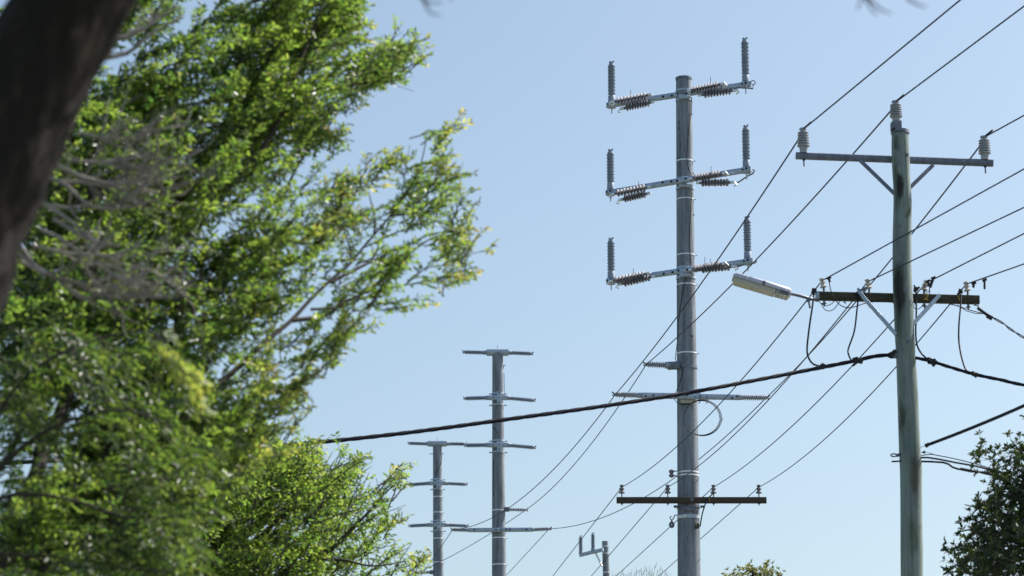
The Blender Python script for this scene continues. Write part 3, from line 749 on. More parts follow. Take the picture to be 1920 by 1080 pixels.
# four low wires timber pole -> tall pole brown arm
lows = [(LV[0], LV1[0], (1388, 715), 'leftmost low wire from the olive timber arm to the brown arm on the tall pole'),
        (LV[1], LV1[1], (1420, 772), 'second low wire from the olive timber arm to the brown arm on the tall pole'),
        (LV[2], LV1[2], (1546, 740), 'third low wire emerging behind the timber pole toward the brown arm'),
        (LV[3], LV1[3], (1632, 740), 'rightmost low wire passing behind the timber pole to the brown arm')]
for a, b, via, lab in lows: wire(lab, span(a, b, via), .0075)
for p, uv, lab in ((LV[0], (1920, 317), 'low wire rising right from the first beige insulator, crossing the timber pole'),
                   (LV[1], (1920, 389), 'low wire rising right from the second beige insulator, crossing the timber pole'),
                   (LV[2], (1920, 438), 'low wire rising right from the third beige insulator'),
                   (LV[3], (1920, 495), 'low wire rising right from the last beige insulator')):
    wire(lab, span(p, beyond(p, uv, 7)), .0075)
# beyond the brown arm
for a, (u, v), D, lab in ((LV1[0], (1025, 1095), 84, 'low wire running down left from the first brown arm insulator'),
                    (LV1[1], (1102, 1088), 84, 'low wire running down left from the second brown arm insulator behind the small far pole'),
                    (LV1[2], (1140, 1094), 84, 'low wire running down left from the third brown arm insulator behind the tall pole'),
                    (LV1[3], (1215, 1098), 84, 'low wire running down left from the last brown arm insulator behind the tall pole')):
    wire(lab, span(a, P(u, v, D)), .0085)
# lead from the brown arm to the number plate
wire('curved short lead hanging beside the number plate of the tall pole', [P(1338, 924, Dc-.02), P(1328, 934, Dc-.09), P(1322, 946, Dc-.09), P(1317, 962, Dc-.02), P(1314, 978, D1-.2), P(1312.5, 988, D1-.2)], .013, M['dark'], 'lead_wire', 'wire', None)
# coil
cp_ = P(1316, 785, Dc-.12); pts = []
for i in range(3*40+1):
    t = 2*math.pi*i/40; rr = .40+.018*math.sin(i*.031*5)+.012*(i//40)
    pts.append(cp_+Vector((rr*math.cos(t)+.012*(i//40), .02*math.sin(t*2)-.01*(i//40), rr*.98*math.sin(t))))
wire('loose round coil of dark wire hanging under the steel arm of the tall pole', pts, .0065, M['dark'], 'wire_coil', 'wire coil', None)
for u in (1311, 1325): MB().tube([P(u, 742, Dc-.06), P(u+2, 752, Dc-.08), P(u-1, 757, Dc-.08)], .01, 5).build('coil_tie', M['dark'], mv)

# black twisted bundles
def twisted(label, ctrl, clamps, rad=.0122, off=.0145, pitch=.75, n=260, strands=4, group='black twisted aerial cables'):
    root = thing('bundled_cable', tuple(ctrl[0]), label, 'cable', group)
    # smooth the control polyline (Catmull-Rom)
    c = [ctrl[0]]+list(ctrl)+[ctrl[-1]]; pts = []
    segs = len(ctrl)-1; per = max(8, n//segs)
    for i in range(segs):
        for k in range(per):
            t = k/per; a, b, d, e = c[i], c[i+1], c[i+2], c[i+3]
            pts.append(.5*((2*b)+(-a+d)*t+(2*a-5*b+4*d-e)*t*t+(-a+3*b-3*d+e)*t**3))
    pts.append(ctrl[-1]); acc = 0
    lines = [[] for _ in range(strands)]
    for i, p in enumerate(pts):
        a = (pts[min(i+1, len(pts)-1)]-pts[max(i-1, 0)]).normalized()
        if i: acc += (p-pts[i-1]).length
        s_ = a.cross(Vector((0, 0, 1))).normalized(); u = s_.cross(a)
        for k in range(strands):
            th = 2*math.pi*(acc/pitch+k/strands)+.25*math.sin(acc*2.1)
            lines[k].append(p+(s_*math.cos(th)+u*math.sin(th))*off)
    mb = MB()
    for l in lines: mb.tube(l, rad, 7)
    mb.build('twisted_strands', M['black'], root)
    for (u, v, D) in clamps:
        lump(root, u, v, D, 1.0, 'cable_clamp', M['dark'], 7)
    return root
twisted('thick black twisted cable running from the timber pole left into the trees',
    [P(1676, 665, DW-.02), P(1640, 668, 34.9), P(1600, 677, 34.8), P(1540, 689, 34.6), P(1400, 716, 34.2), P(1270, 740, 33.8), P(1120, 763, 33.4), P(960, 785, 33), P(750, 813, 32.5), P(535, 835, 32), P(300, 852, 31.5), P(-200, 880, 30)],
    [(1543, 686, 34.5), (1607, 678, 34.7), (1613, 676, 34.7), (1672, 664, DW-.05)])
twisted('black twisted cable with clamps running right from the timber pole to the right edge',
    [P(1712, 670, DW), P(1745, 677, 34.8), P(1780, 688, 34.6), P(1828, 702, 34.3), P(1880, 713, 34), P(1925, 723, 33.7), P(2200, 775, 32)],
    [(1744, 677, 34.75), (1752, 679, 34.7), (1828, 702, 34.25)], .0105, .012)
# service bundle from the arm right end
sv = twisted('thin twisted service cable with a dark sleeve at the right end of the olive arm',
    [P(1858, 594, 34.9), P(1880, 606, 34.7), P(1925, 636, 34.2), P(2150, 760, 32)], [], .007, .009, .6, 120, 2, None)
g = MB(); g.tube([P(1833, 577, 35.05), P(1835, 574, 35.05), P(1827, 572, 35.05), P(1826, 568, YL)], .008, 6)
g.tube([P(1834, 578, 35.05), P(1859, 596, 34.9)], .021, 10); g.box(P(1851, 592, 34.9), P(1860, 597, 34.88), .05, .055); g.build('sleeve', M['dark'], sv)
MB().tube([P(1781, 570, YL), P(1800, 575, YL), P(1820, 582, 35), P(1843, 588, 34.9)], .006, 6).build('tail_wire', M['dark'], sv)
MB().tube([P(1795, 572, YL), P(1812, 583, 35.1), P(1830, 588, 35), P(1845, 588, 34.95)], .005, 6).build('tail_wire', M['dark'], sv)
# thick sheathed cable lower right
b = wire('thick smooth black cable with a blunt end rising to the right edge', span(P(1737, 835, DW-.1), P(2050, 700, 30), (1840, 795), 40), .0175, M['black'], 'sheathed_cable', 'cable', None)
g = MB(); g.tube([P(1735, 836, DW-.1), P(1739.5, 834.3, DW-.1)], [.028, .026], 10); g.tube([P(1735, 836, DW-.1), P(1722, 840, DW-.05)], .0035, 5); g.tube([P(1740, 834, DW-.1), P(1740, 829, DW-.1)], .006, 5)
g.build('end_cap', M['dark'], b)
# telecom leads into the right tree
wire('upper thin telephone lead from the timber pole into the right tree', [P(1728, 854, DW), P(1745, 851.5, 34.8), P(1775, 857, 34.2), P(1800, 862.5, 33.5), P(1830, 870, 32.5), P(1880, 885, 31)], .0055, M['wire'], 'telephone_lead', 'cable', 'telephone leads on the timber pole')
g = MB(); g.lathe(P(1728, 848.5, DW), P(1735, 847.5, DW-.02), [(0, .004), (.045, .022), (.05, .004)], 8); g.tube([P(1735, 847, DW), P(1750, 851.5, 34.7)], .003, 5)
tag(g.build('cone_fitting', M['dark']), 'tiny dark cone fitting beside the timber pole above the telephone leads', 'fitting')
wire('middle black telephone lead from the timber pole into the right tree', [P(1722, 858, DW), P(1740, 858, 34.8), P(1760, 861, 34.4), P(1790, 867, 33.8), P(1830, 874, 32.5), P(1885, 888, 31)], .010, M['black'], 'telephone_lead', 'cable', 'telephone leads on the timber pole')
wire('lowest telephone lead with a step bend from the timber pole into the right tree', [P(1722, 865, DW), P(1745, 865.5, 34.8), P(1768, 867, 34.4), P(1778, 870, 34.2), P(1786, 876, 34), P(1795, 879, 33.8), P(1820, 884, 33), P(1855, 886, 31.5)], .011, M['black'], 'telephone_lead', 'cable', 'telephone leads on the timber pole')

# droppers and curls at the olive arm
def smooth(ctrl, per=10):
    c = [ctrl[0]]+list(ctrl)+[ctrl[-1]]; out = []
    for i in range(len(ctrl)-1):
        for k in range(per):
            t = k/per; a, b, d, e = c[i], c[i+1], c[i+2], c[i+3]
            out.append(.5*((2*b)+(-a+d)*t+(2*a-5*b+4*d-e)*t*t+(-a+3*b-3*d+e)*t**3))
    return out+[ctrl[-1]]
def drop(label, uv, r=.0105, m=None, D0=None, D1_=None, name='jumper_cable', group='black jumper cables under the olive arm'):
    D0 = D0 or YL-.08; D1_ = D1_ or 34.65; n = len(uv)-1
    wire(label, smooth([P(u, v, lerp(D0, D1_, i/n)) for i, (u, v) in enumerate(uv)]), r, m or M['black'], name, 'cable', group)
drop('first jumper cable from the left, looping from the arm end to the cable clamp', [(1526, 548), (1524, 570), (1518, 610), (1513.5, 650), (1515, 668), (1524, 682), (1540, 687)])
drop('second jumper cable, dropping just left of the timber pole', [(1610, 552), (1607, 580), (1602, 620), (1592, 650), (1590, 660), (1594, 672), (1600, 678)], .0095)
drop('jumper cable hugging the right side of the timber pole', [(1718, 548), (1718, 590), (1717, 620), (1719, 645), (1727, 662), (1740, 674), (1748, 678)], .010)
drop('last jumper cable, hanging alone to the right of the timber pole', [(1802, 552), (1801, 575), (1798, 610), (1798, 640), (1803, 670), (1811, 693), (1822, 700)], .0095)
TW = M['dark']
drop('thin tail wire curling below the left part of the olive arm', [(1554, 524), (1558, 545), (1567, 563), (1577, 573), (1590, 577), (1603, 575), (1625, 568), (1650, 565), (1676, 567)], .0055, TW, YL-.1, YL, 'tail_wire', 'thin tail wires at the olive arm')
drop('thin drooping lamp lead beneath the arm end', [(1532, 562), (1540, 570), (1546, 580), (1555, 583), (1564, 579), (1572, 569), (1576, 563)], .0045, TW, YL-.02, YL, 'tail_wire', 'thin tail wires at the olive arm')
drop('shallow lamp lead beneath the arm end, above the drooping one', [(1538, 568), (1548, 573), (1557, 571), (1564, 565), (1570, 561)], .0045, TW, YL-.02, YL, 'tail_wire', 'thin tail wires at the olive arm')
drop('small looped tail wire right of the timber pole under the arm', [(1731, 570), (1726, 577), (1718, 580), (1713, 575), (1716, 569), (1724, 567)], .0045, TW, YL-.05, YL, 'tail_wire', 'thin tail wires at the olive arm')
drop('short hooked tail wire on top of the arm right of the timber pole', [(1734, 532), (1733, 540), (1736, 547), (1741, 547), (1743, 541)], .0045, TW, YL-.05, YL, 'tail_wire', 'thin tail wires at the olive arm')
drop('straight tail wire crossing the face of the arm right of the timber pole', [(1743, 530), (1743, 545), (1743, 560)], .0055, TW, YL-.07, YL-.07, 'tail_wire', 'thin tail wires at the olive arm')
# clamps hanging on the low wires
def wclamp(label, u, v, u2, v2, D, r=.014, m=None):
    mb = MB(); mb.tube([P(u, v, D), P(u2, v2, D)], r, 8); mb.box(P(u-4, v+1.5, D), P(u+4, v-1.5, D), .022, .03)
    tag(mb.build('wire_clamp', m or M['dark']), label, 'clamp', 'clamps on the low wires')
wclamp('dark rod clamp hanging from the far right low wire', 1846, 525, 1846, 542, 34.5)
wclamp('ladder shaped dark clamp on the third low wire right of the timber pole', 1750, 521, 1744, 539, 34.9, .018)
wclamp('dark clamp beside the last beige insulator', 1826, 531, 1825, 539, 35.05, .017)
wclamp('dark clamp beside the first beige insulator', 1554, 521, 1556, 529, 35.05, .016)
wclamp('dark clamp between the third beige insulator and the ladder clamp', 1740, 527, 1741, 537, 35.0, .016)
wclamp('grey stub clamp hanging under the lamp arm', 1516, 563, 1519, 578, 35.0, .013, M['steel_dark'])
wclamp('grey clamp left of the second beige insulator', 1621, 541, 1617, 546, 35.05, .016, M['steel_dark'])

# ------------------------------------------------------------------ trees
def leaves_object(name, parent, m, pos, ax_, nrm, length, width, tint, tipc):
    """pos (N,3), ax_ unit axis, nrm unit normal; each leaf folded along its midrib, two quads"""
    N = len(pos); side = np.cross(ax_, nrm); side /= np.linalg.norm(side, axis=1, keepdims=True)+1e-9
    nrm = np.cross(side, ax_)
    L_ = length[:, None]; W_ = width[:, None]
    def pt(a, s, h): return pos+ax_*(L_*a)+side*(W_*s)+nrm*(W_*h)
    V = np.stack([pt(0, 0, 0), pt(.28, -.46, .14), pt(.68, -.38, .12), pt(1, 0, -.10), pt(.68, .38, .12), pt(.28, .46, .14)], 1).reshape(-1, 3)
    off = np.array(OFF.get(parent.name, (0, 0, 0))) if parent else 0
    V = V-off
    base = np.arange(N)[:, None]*6
    Fq = np.concatenate([base+np.array([[0, 1, 2, 3]]), base+np.array([[0, 3, 4, 5]])], 1).reshape(-1)
    me = bpy.data.meshes.new(name); me.vertices.add(N*6); me.vertices.foreach_set('co', V.astype(np.float32).ravel())
    me.loops.add(N*8); me.loops.foreach_set('vertex_index', Fq.astype(np.int32))
    me.polygons.add(N*2); me.polygons.foreach_set('loop_start', np.arange(0, N*8, 4, dtype=np.int32))
    me.update(calc_edges=True)
    ca = me.color_attributes.new('tint', 'FLOAT_COLOR', 'POINT')
    C_ = np.zeros((N, 6, 4), np.float32); C_[:, :, 0] = tint[:, None]; C_[:, :, 1] = tipc[:, None]; C_[:, :, 3] = 1
    ca.data.foreach_set('color', C_.ravel()); me.materials.append(m)
    o = bpy.data.objects.new(name, me); COL.objects.link(o); o.parent = parent; o['kind'] = 'stuff'; return o
def unit(a): return a/(np.linalg.norm(a, axis=-1, keepdims=True)+1e-9)
def sprays(parent, m, origins, dirs, L, nleaf, ll, lw, tipness, tintv, twigmat, flat=.6, droop=.25, twigs=True, rosette=False):
    """each spray: thin twig with alternate leaves"""
    S = len(origins); d = unit(dirs)
    pl = unit(np.cross(d, unit(np.array([0, 0, 1.0])+rng.normal(0, .5, (S, 3)))))     # sideways in the spray plane
    n0 = unit(np.cross(pl, d))
    Ls = L*rng.uniform(.6, 1.2, S)
    P_, A_, N_, T_, C_ = [], [], [], [], []
    k = np.arange(nleaf)
    for j in k:
        t = (j+.6)/nleaf if not rosette else .82+.18*(j/nleaf)
        s = -1 if j % 2 else 1
        pos = origins+d*(Ls*t)[:, None]+np.array([0, 0, -1.0])*(droop*Ls*t*t)[:, None]
        if rosette:
            ang = j*2.4+rng.uniform(0, .6, S); axd = unit(d*.55+pl*np.cos(ang)[:, None]+n0*np.sin(ang)[:, None]+rng.normal(0, .15, (S, 3)))
            nn = unit(d+rng.normal(0, .3, (S, 3)))
        else:
            axd = unit(d*.65+pl*s*.8+np.array([0, 0, -.28])+rng.normal(0, .28, (S, 3)))
            nn = unit(n0+rng.normal(0, flat, (S, 3)))
        P_.append(pos); A_.append(axd); N_.append(nn)
        T_.append(np.clip(tintv+rng.normal(0, .22, S), 0, 1)); C_.append(np.clip(tipness*(0.35+t)+rng.normal(0, .08, S), 0, 1))
    pos = np.concatenate(P_); n = len(pos)
    leaves_object('foliage', parent, m, pos, np.concatenate(A_), np.concatenate(N_), ll*rng.uniform(.6, 1.25, n), lw*rng.uniform(.65, 1.2, n), np.concatenate(T_), np.concatenate(C_))
    if twigs:
        mb = MB()
        for i in range(0, S):
            o = Vector(origins[i]); e = Vector(d[i]); q = float(Ls[i])
            mb.v += []; mb.tube([o-e*q*.25, o+e*q*.45+Vector((0, 0, -droop*q*.2)), o+e*q+Vector((0, 0, -droop*q))], [.0032, .0022, .001], 3, False)
        t = mb.build('twigs', twigmat, parent, 'stuff', False)
def limb(parent, ctrl, r0, r1, m=None, wob=.02, n=8, name='branch', per=8):
    pts = smooth(ctrl, per); N = len(pts)
    pts = [p+Vector((noise.noise(p*1.7), noise.noise(p*1.7+Vector((9, 3, 1))), noise.noise(p*1.7+Vector((2, 7, 5)))))*wob for p in pts]
    rs_ = [lerp(r0, r1, (i/(N-1))**.8) for i in range(N)]
    return MB().tube(pts, rs_, n).build(name, m or M['twig'], parent)
def from_grid(rows, y0, cell, D, dspread, per, x0=0, jitter=.75, dfun=None):
    """density rows -> spray origins in a slab of crown at distance D"""
    out = []; den = []
    for ri, row in enumerate(rows):
        for ci, ch in enumerate(row):
            q = int(ch)
            if not q: continue
            cnt = rng.poisson(per*(q/7.0)**1.35)
            j_ = jitter if q > 2 else .4; u = x0+(ci+.5)*cell+rng.uniform(-j_, j_, cnt)*cell; v = y0+(ri+.5)*cell+rng.uniform(-j_, j_, cnt)*cell
            for a, b in zip(u, v):
                dd = D+rng.normal(0, dspread) if dfun is None else dfun(a, b)+rng.normal(0, dspread)
                out.append(P(a, b, dd)); den.append(q)
    return np.array([tuple(p) for p in out]), np.array(den)

def project(p):
    d = np.asarray(p)-np.array([0, 0, EYE]); z = d[..., 1]*cp+d[..., 2]*sp
    return 960+F*d[..., 0]/z, 540-F*(d[..., 2]*cp-d[..., 1]*sp)/z
def density_at(rows, y0, cell, x0, p):
    u, v = project(p); ci = np.floor((u-x0)/cell).astype(int); ri = np.floor((v-y0)/cell).astype(int)
    out = np.zeros(len(u))
    for i, (c_, r_) in enumerate(zip(ci, ri)):
        if 0 <= r_ < len(rows) and 0 <= c_ < len(rows[0]): out[i] = int(rows[r_][c_])
    return out
def plumes(rows, y0, cell, x0, dfun, dspread, per, ang, asd, length, nspray, ribbon=(.55, 2.2, .47, .14), seed=1, droop=.15, outside=.08):
    """feathery branchlets: each follows the lie of the limbs and carries side sprays; returns spray origins, directions, position along, crown density"""
    org, den = from_grid(rows, y0, cell, 0, dspread, per, x0, .6, dfun)
    ca, sa = math.cos(R(ang)), math.sin(R(ang)); keep = []
    for p, q in zip(org, den):
        al = p[0]*ca+p[2]*sa; ac = -p[0]*sa+p[2]*ca
        n_ = .5+.5*noise.noise(Vector((al*ribbon[0]+seed, ac*ribbon[1], p[1]*.7+seed)))+.16*noise.noise(Vector((al*1.7, ac*5.5, p[1]*1.4+seed)))
        keep.append(q < 5 or rng.uniform() < (n_-ribbon[2])/ribbon[3]+.5)
    keep = np.array(keep); org = org[keep]; den = den[keep]
    O, Dr, T, DE, TW = [], [], [], [], []
    for p, q in zip(org, den):
        a = R(ang+rng.normal(0, asd)); d = np.array([math.cos(a), rng.normal(-.05, .35), math.sin(a)]); d /= np.linalg.norm(d)
        L_ = length*rng.uniform(.6, 1.25)*(.65 if q < 4 else 1)
        side = np.cross(d, unit(np.array([rng.normal(0, .5), rng.normal(-.5, .5), 1.0]))); side /= np.linalg.norm(side)
        st = p-d*L_*.5; line = []
        for k in range(nspray):
            t = (k+.5)/nspray; c_ = st+d*L_*t+np.array([0, 0, -droop*L_*t*t]); sg = 1 if k % 2 else -1
            dd = d*rng.uniform(.7, 1)+side*sg*(.75-.45*t)+rng.normal(0, .12, 3)
            O.append(c_); Dr.append(dd); T.append(t); DE.append(q)
        for t in (0, .5, 1): line.append(Vector(st+d*L_*t+np.array([0, 0, -droop*L_*t*t])))
        TW.append(line)
    O = np.array(O); Dr = np.array(Dr); T = np.array(T); DE = np.array(DE, float)
    e = O+unit(Dr)*.06
    inside = density_at(rows, y0, cell, x0, e) > 0
    ok = inside | (rng.uniform(0, 1, len(O)) < outside)
    return O[ok], Dr[ok], T[ok], DE[ok], TW
def stems(parent, TW, r=.005):
    mb = MB()
    for l in TW: mb.tube(l, [r, r*.7, r*.3], 3, False)
    mb.build('branchlets', M['twig'], parent, 'stuff', False)
# clumps: crown density modulated so that masses and gaps form
def clump_filter(org, freq, thr, seed=0, soft=.25):
    keep = []
    for p in org:
        q = noise.noise(Vector(p)*freq+Vector((seed, seed*2.3, 0)))*.5+.5
        q += .35*(noise.noise(Vector(p)*freq*2.3+Vector((seed+5, 1, 2)))*.5)
        keep.append(rng.uniform() < (q-thr)/soft+.5)
    return np.array(keep)

T1D = 16.0
t1b = P(-60, 1500, 14.5)
t1 = thing('tree', (t1b.x, 14.5, 0), 'large sunlit green tree filling the left side, its branches reaching right into the sky', 'tree', None)
g1 = ['0000008888877777300000', '0000007888877777400000', '0000006777777788500000', '0000066666677788740000', '5555566655367787200000', '5555566653467777300000', '5555566631467776555300', '5555566741377877772000', '5555544741377776200000', '5555546741467774000000', '5555566753577771000020', '5555555656677761023430', '5555555677777751458982', '5555555777777732899983', '5555666777777724999998', '5556667777777638999984', '5556665666666559999943', '6666656555565559999855', '6666665333455667652001', '6666665335336664200000', '6666665454114561000000', '6777776545115530000000', '6777777666444300000000', '6777777776655200000000', '6777777777653000000000', '7777777776531000000000', '7777777765300000000000', '7777777654000000000000', '7777777630000000000000', '6666666630000000000000', '6666666630000000000000']
def d1(u, v): return 14.6+2.2*min(1, max(0, (u+0.35*(1080-v))/1000))
org, dirs, tt, den, TW = plumes(g1, -160, 40, 0, d1, .40, 8.6, 46, 20, .38, 9, (.6, 2.4, .455, .17), 3, .15, .25)
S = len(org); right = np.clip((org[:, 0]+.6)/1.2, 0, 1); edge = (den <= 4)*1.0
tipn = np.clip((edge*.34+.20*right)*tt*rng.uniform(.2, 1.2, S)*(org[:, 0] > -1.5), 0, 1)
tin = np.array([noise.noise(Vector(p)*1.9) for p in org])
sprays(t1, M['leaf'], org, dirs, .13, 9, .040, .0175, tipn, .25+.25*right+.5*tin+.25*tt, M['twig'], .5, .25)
stems(t1, TW)
def B(ctrl, r0, r1, D=None, par=None, **k):
    limb(par or t1, [P(u, v, D or d1(u, v)-.3) for u, v in ctrl], r0, r1, **k)
tr = [Vector((t1b.x, 14.5, -.2)), Vector((t1b.x+.05, 14.5, 1.5)), P(-30, 1330, 14.5), P(20, 1180, 14.5), P(75, 1080, 14.5)]
limb(t1, tr, .17, .065, M['bark'], n=12, name='trunk')
B([(75, 1080), (120, 1000), (155, 940), (205, 850), (267, 763), (296, 704), (326, 640), (357, 590), (407, 540), (455, 500), (496, 463)], .050, .010)
B([(400, 567), (450, 500), (505, 430), (564, 305), (613, 240), (667, 165), (735, 115)], .015, .003)
B([(-20, 1200), (-5, 1100), (20, 1020), (45, 950), (67, 887), (110, 780), (150, 700), (215, 611), (255, 555), (315, 474), (355, 433), (400, 378), (480, 300), (529, 215), (564, 110), (600, 20), (630, -80)], .055, .006)
B([(205, 850), (280, 830), (340, 785), (400, 732), (467, 674), (507, 637), (550, 600), (585, 560), (620, 525), (655, 496), (681, 463), (730, 404), (780, 330), (800, 260)], .024, .003)
B([(550, 602), (607, 592), (640, 570), (690, 545), (740, 500), (800, 450), (860, 430)], .016, .003)
B([(620, 530), (680, 500), (740, 470), (800, 440), (850, 432)], .012, .003)
B([(585, 580), (640, 575), (680, 560), (720, 545)], .010, .003)
B([(260, 485), (290, 440), (322, 400), (345, 330), (350, 250), (330, 160), (340, 60)], .018, .005)
B([(255, 555), (240, 470), (215, 380), (200, 260), (230, 120)], .022, .006)
B([(326, 640), (332, 590), (335, 530), (350, 470), (385, 410), (430, 330), (450, 250), (445, 150), (470, 60), (490, -40)], .020, .004)
B([(357, 590), (375, 530), (380, 470), (410, 430)], .014, .004)
B([(400, 560), (440, 470), (500, 380), (560, 300)], .012, .003)
B([(215, 800), (270, 740), (290, 690), (310, 650)], .02, .01)
B([(150, 945), (230, 900), (300, 840), (340, 800), (430, 720)], .022, .006)
B([(120, 1040), (160, 1035), (210, 1030), (240, 1050), (262, 1090)], .015, .008)
B([(67, 887), (80, 760), (75, 640), (90, 520)], .035, .012)
B([(150, 700), (140, 600), (160, 520), (170, 420), (160, 320)], .028, .008)
for (a, b) in (((400, 378), (330, 300)), ((480, 300), (440, 200)), ((529, 215), (590, 130)), ((467, 672), (520, 690)), ((340, 785), (360, 850)), ((520, 430), (560, 470)), ((655, 496), (640, 420)), ((700, 440), (690, 360)), ((730, 404), (820, 370)), ((440, 340), (520, 250))):
    m_ = ((a[0]+b[0])/2+6, (a[1]+b[1])/2+8); B([a, m_, b], .009, .003)

# unseen leaf canopy above the frame, added to shade the lower-left foliage
org = np.stack([rng.uniform(-2.6, 2.0, 1600), rng.uniform(11.8, 14.3, 1600), rng.uniform(7.9, 9.8, 1600)], 1)
ray = np.array(sd); q0_ = np.array(P(330, 690, 10.6)); tt_ = (org-q0_)@ray
far_ = np.linalg.norm(org-q0_-tt_[:, None]*ray, axis=1) > .55  # opening cut along the sun ray so the hanging spray stays lit
kp = clump_filter(org, 1.3, .40, 9, .12) & far_; org = org[kp]; S = len(org)
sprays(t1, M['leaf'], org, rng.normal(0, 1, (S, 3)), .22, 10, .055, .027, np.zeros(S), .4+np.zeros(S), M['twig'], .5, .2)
limb(t1, [P(-30, 1330, 14.5), P(-150, 700, 14.5), Vector((-2.8, 14, 7.2)), Vector((-1.8, 13.6, 8.6)), Vector((0, 13.5, 9.2)), Vector((1.6, 13.4, 9.5))], .09, .02, M['bark'])  # limb added to carry the unseen shading canopy
# near, softly blurred branch of another tree hanging in from the left
t3 = thing('tree', (-2.6, 11.0, 0), 'darker leafy tree hanging in front at the lower left corner', 'tree', None)
g3 = ["0000000000", "0111000000", "2233110000", "4444321000", "4455432000", "4455544210", "5556654321", "5556655321", "5566655431", "5556666431", "5556666431", "5556666542", "5566665431", "6666665431", "5666666431"]
org, dirs, tt, den, TW = plumes(g3, 520, 42, 0, lambda a, b: 13.6, .35, 3.8, -12, 28, .36, 8, (.8, 2.6, .52, .14), 8, .35)
S = len(org)
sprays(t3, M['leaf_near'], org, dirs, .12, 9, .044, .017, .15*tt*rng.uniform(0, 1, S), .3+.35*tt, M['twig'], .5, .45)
stems(t3, TW)
# the bright hanging spray
org = np.array([tuple(P(lerp(292, 372, t)+rng.normal(0, 9), lerp(628, 742, t)+rng.normal(0, 7), 10.6+rng.normal(0, .05))) for t in rng.uniform(0, 1, 46)]); S = len(org)
dirs = np.stack([rng.normal(.75, .2, S), rng.normal(0, .25, S), rng.normal(-.8, .2, S)], 1)
sprays(t3, M['leaf_pale'], org, dirs, .08, 8, .036, .015, rng.uniform(0, .3, S), .8+0*dirs[:, 0], M['twig'], .35, .2)
limb(t3, [Vector((-2.6, 11.0, -.2)), Vector((-2.5, 11.05, 1.6)), P(-180, 1330, 11.3), P(-130, 1080, 11.9), P(-60, 960, 12.1)], .13, .05, M['bark'], n=12, name='trunk')
for ctrl, r0, r1 in (([(-130, 1080), (-60, 950), (20, 860), (110, 800), (230, 770), (330, 800)], .03, .006), ([(-60, 960), (30, 930), (140, 940), (260, 970), (360, 960)], .022, .005),
                 ([(-60, 960), (-20, 820), (60, 700), (170, 640), (290, 630), (372, 742)], .022, .004), ([(-130, 1080), (0, 1040), (150, 1060), (330, 1070)], .018, .005)):
    limb(t3, [P(u, v, 13.2) for u, v in ctrl], r0*.6, r1*.6)

# tree 2, sharper and farther, lower centre-left
t2 = thing('tree', (P(330, 1500, 25).x, 25.0, 0), 'yellow-green tree with small leaves at the bottom, behind the large left tree', 'tree', None)
z22 = "0"*22
def row(d):
    r = ['0']*22
    for k_, q_ in d.items(): r[k_] = str(q_)
    return ''.join(r)
g2 = [row({10: 1, 11: 2}), row({8: 4, 9: 6, 10: 6, 11: 6, 12: 3}), row({7: 6, 8: 7, 9: 7, 10: 7, 11: 7, 12: 7, 13: 4, 14: 3, 16: 2}),
      row({6: 7, 7: 7, 8: 7, 9: 7, 10: 7, 11: 7, 12: 7, 13: 7, 14: 6, 15: 6, 16: 5, 18: 3}), row({5: 7, 6: 7, 7: 7, 8: 7, 9: 7, 10: 7, 11: 7, 12: 6, 13: 6, 14: 6, 15: 7, 16: 6, 17: 5}),
      row({5: 7, 6: 7, 7: 7, 8: 7, 9: 7, 10: 7, 11: 6, 12: 4, 13: 2, 14: 4, 15: 6, 16: 7, 17: 5, 18: 1}), row({5: 7, 6: 7, 7: 7, 8: 7, 9: 7, 10: 7, 11: 5, 12: 5, 13: 5, 14: 6, 15: 7, 16: 7, 17: 6, 18: 2}),
      row({k_: 7 for k_ in range(5, 18)} | {18: 5, 19: 2}), row({k_: 7 for k_ in range(5, 18)} | {18: 4}), row({k_: 7 for k_ in range(5, 18)}), row({k_: 7 for k_ in range(5, 17)})]
org, dirs, tt, den, TW = plumes(g2, 760, 40, 0, lambda a, b: 25, .7, 13.5, 52, 18, .55, 9, (.45, 1.7, .44, .14), 5)
S = len(org)
sprays(t2, M['leaf_pale'], org, dirs, .17, 8, .050, .0215, np.clip((den < 5)*.5*tt*rng.uniform(0, 1, S)+.14*tt*rng.uniform(0, 1, S), 0, 1), .20+.45*tt, M['twig'], .5, .2)
stems(t2, TW, .008)
limb(t2, [Vector((P(330, 1500, 25).x, 25, -.2)), P(325, 1400, 25), P(300, 1200, 25), P(318, 1074, 25)], .16, .07, M['bark'], n=12, name='trunk')
for ctrl, r0, r1 in (([(318, 1074), (360, 1030), (397, 988), (430, 930), (458, 887), (490, 830)], .05, .006), ([(300, 1200), (400, 1090), (458, 1030), (498, 1001), (535, 952), (560, 900), (575, 860)], .05, .006),
                     ([(440, 1050), (500, 1010), (550, 985), (583, 973), (605, 950), (640, 900), (665, 870)], .03, .005), ([(400, 1120), (500, 1090), (571, 1053), (620, 1031), (650, 1004), (690, 960), (725, 920), (755, 900)], .035, .004),
                     ([(458, 1030), (490, 1010), (520, 980), (540, 960)], .018, .006), ([(571, 1053), (640, 1050), (700, 1060), (770, 1050)], .02, .004), ([(397, 988), (390, 920), (400, 860), (430, 810)], .02, .005)):
    limb(t2, [P(u, v, 25) for u, v in ctrl], r0, r1)

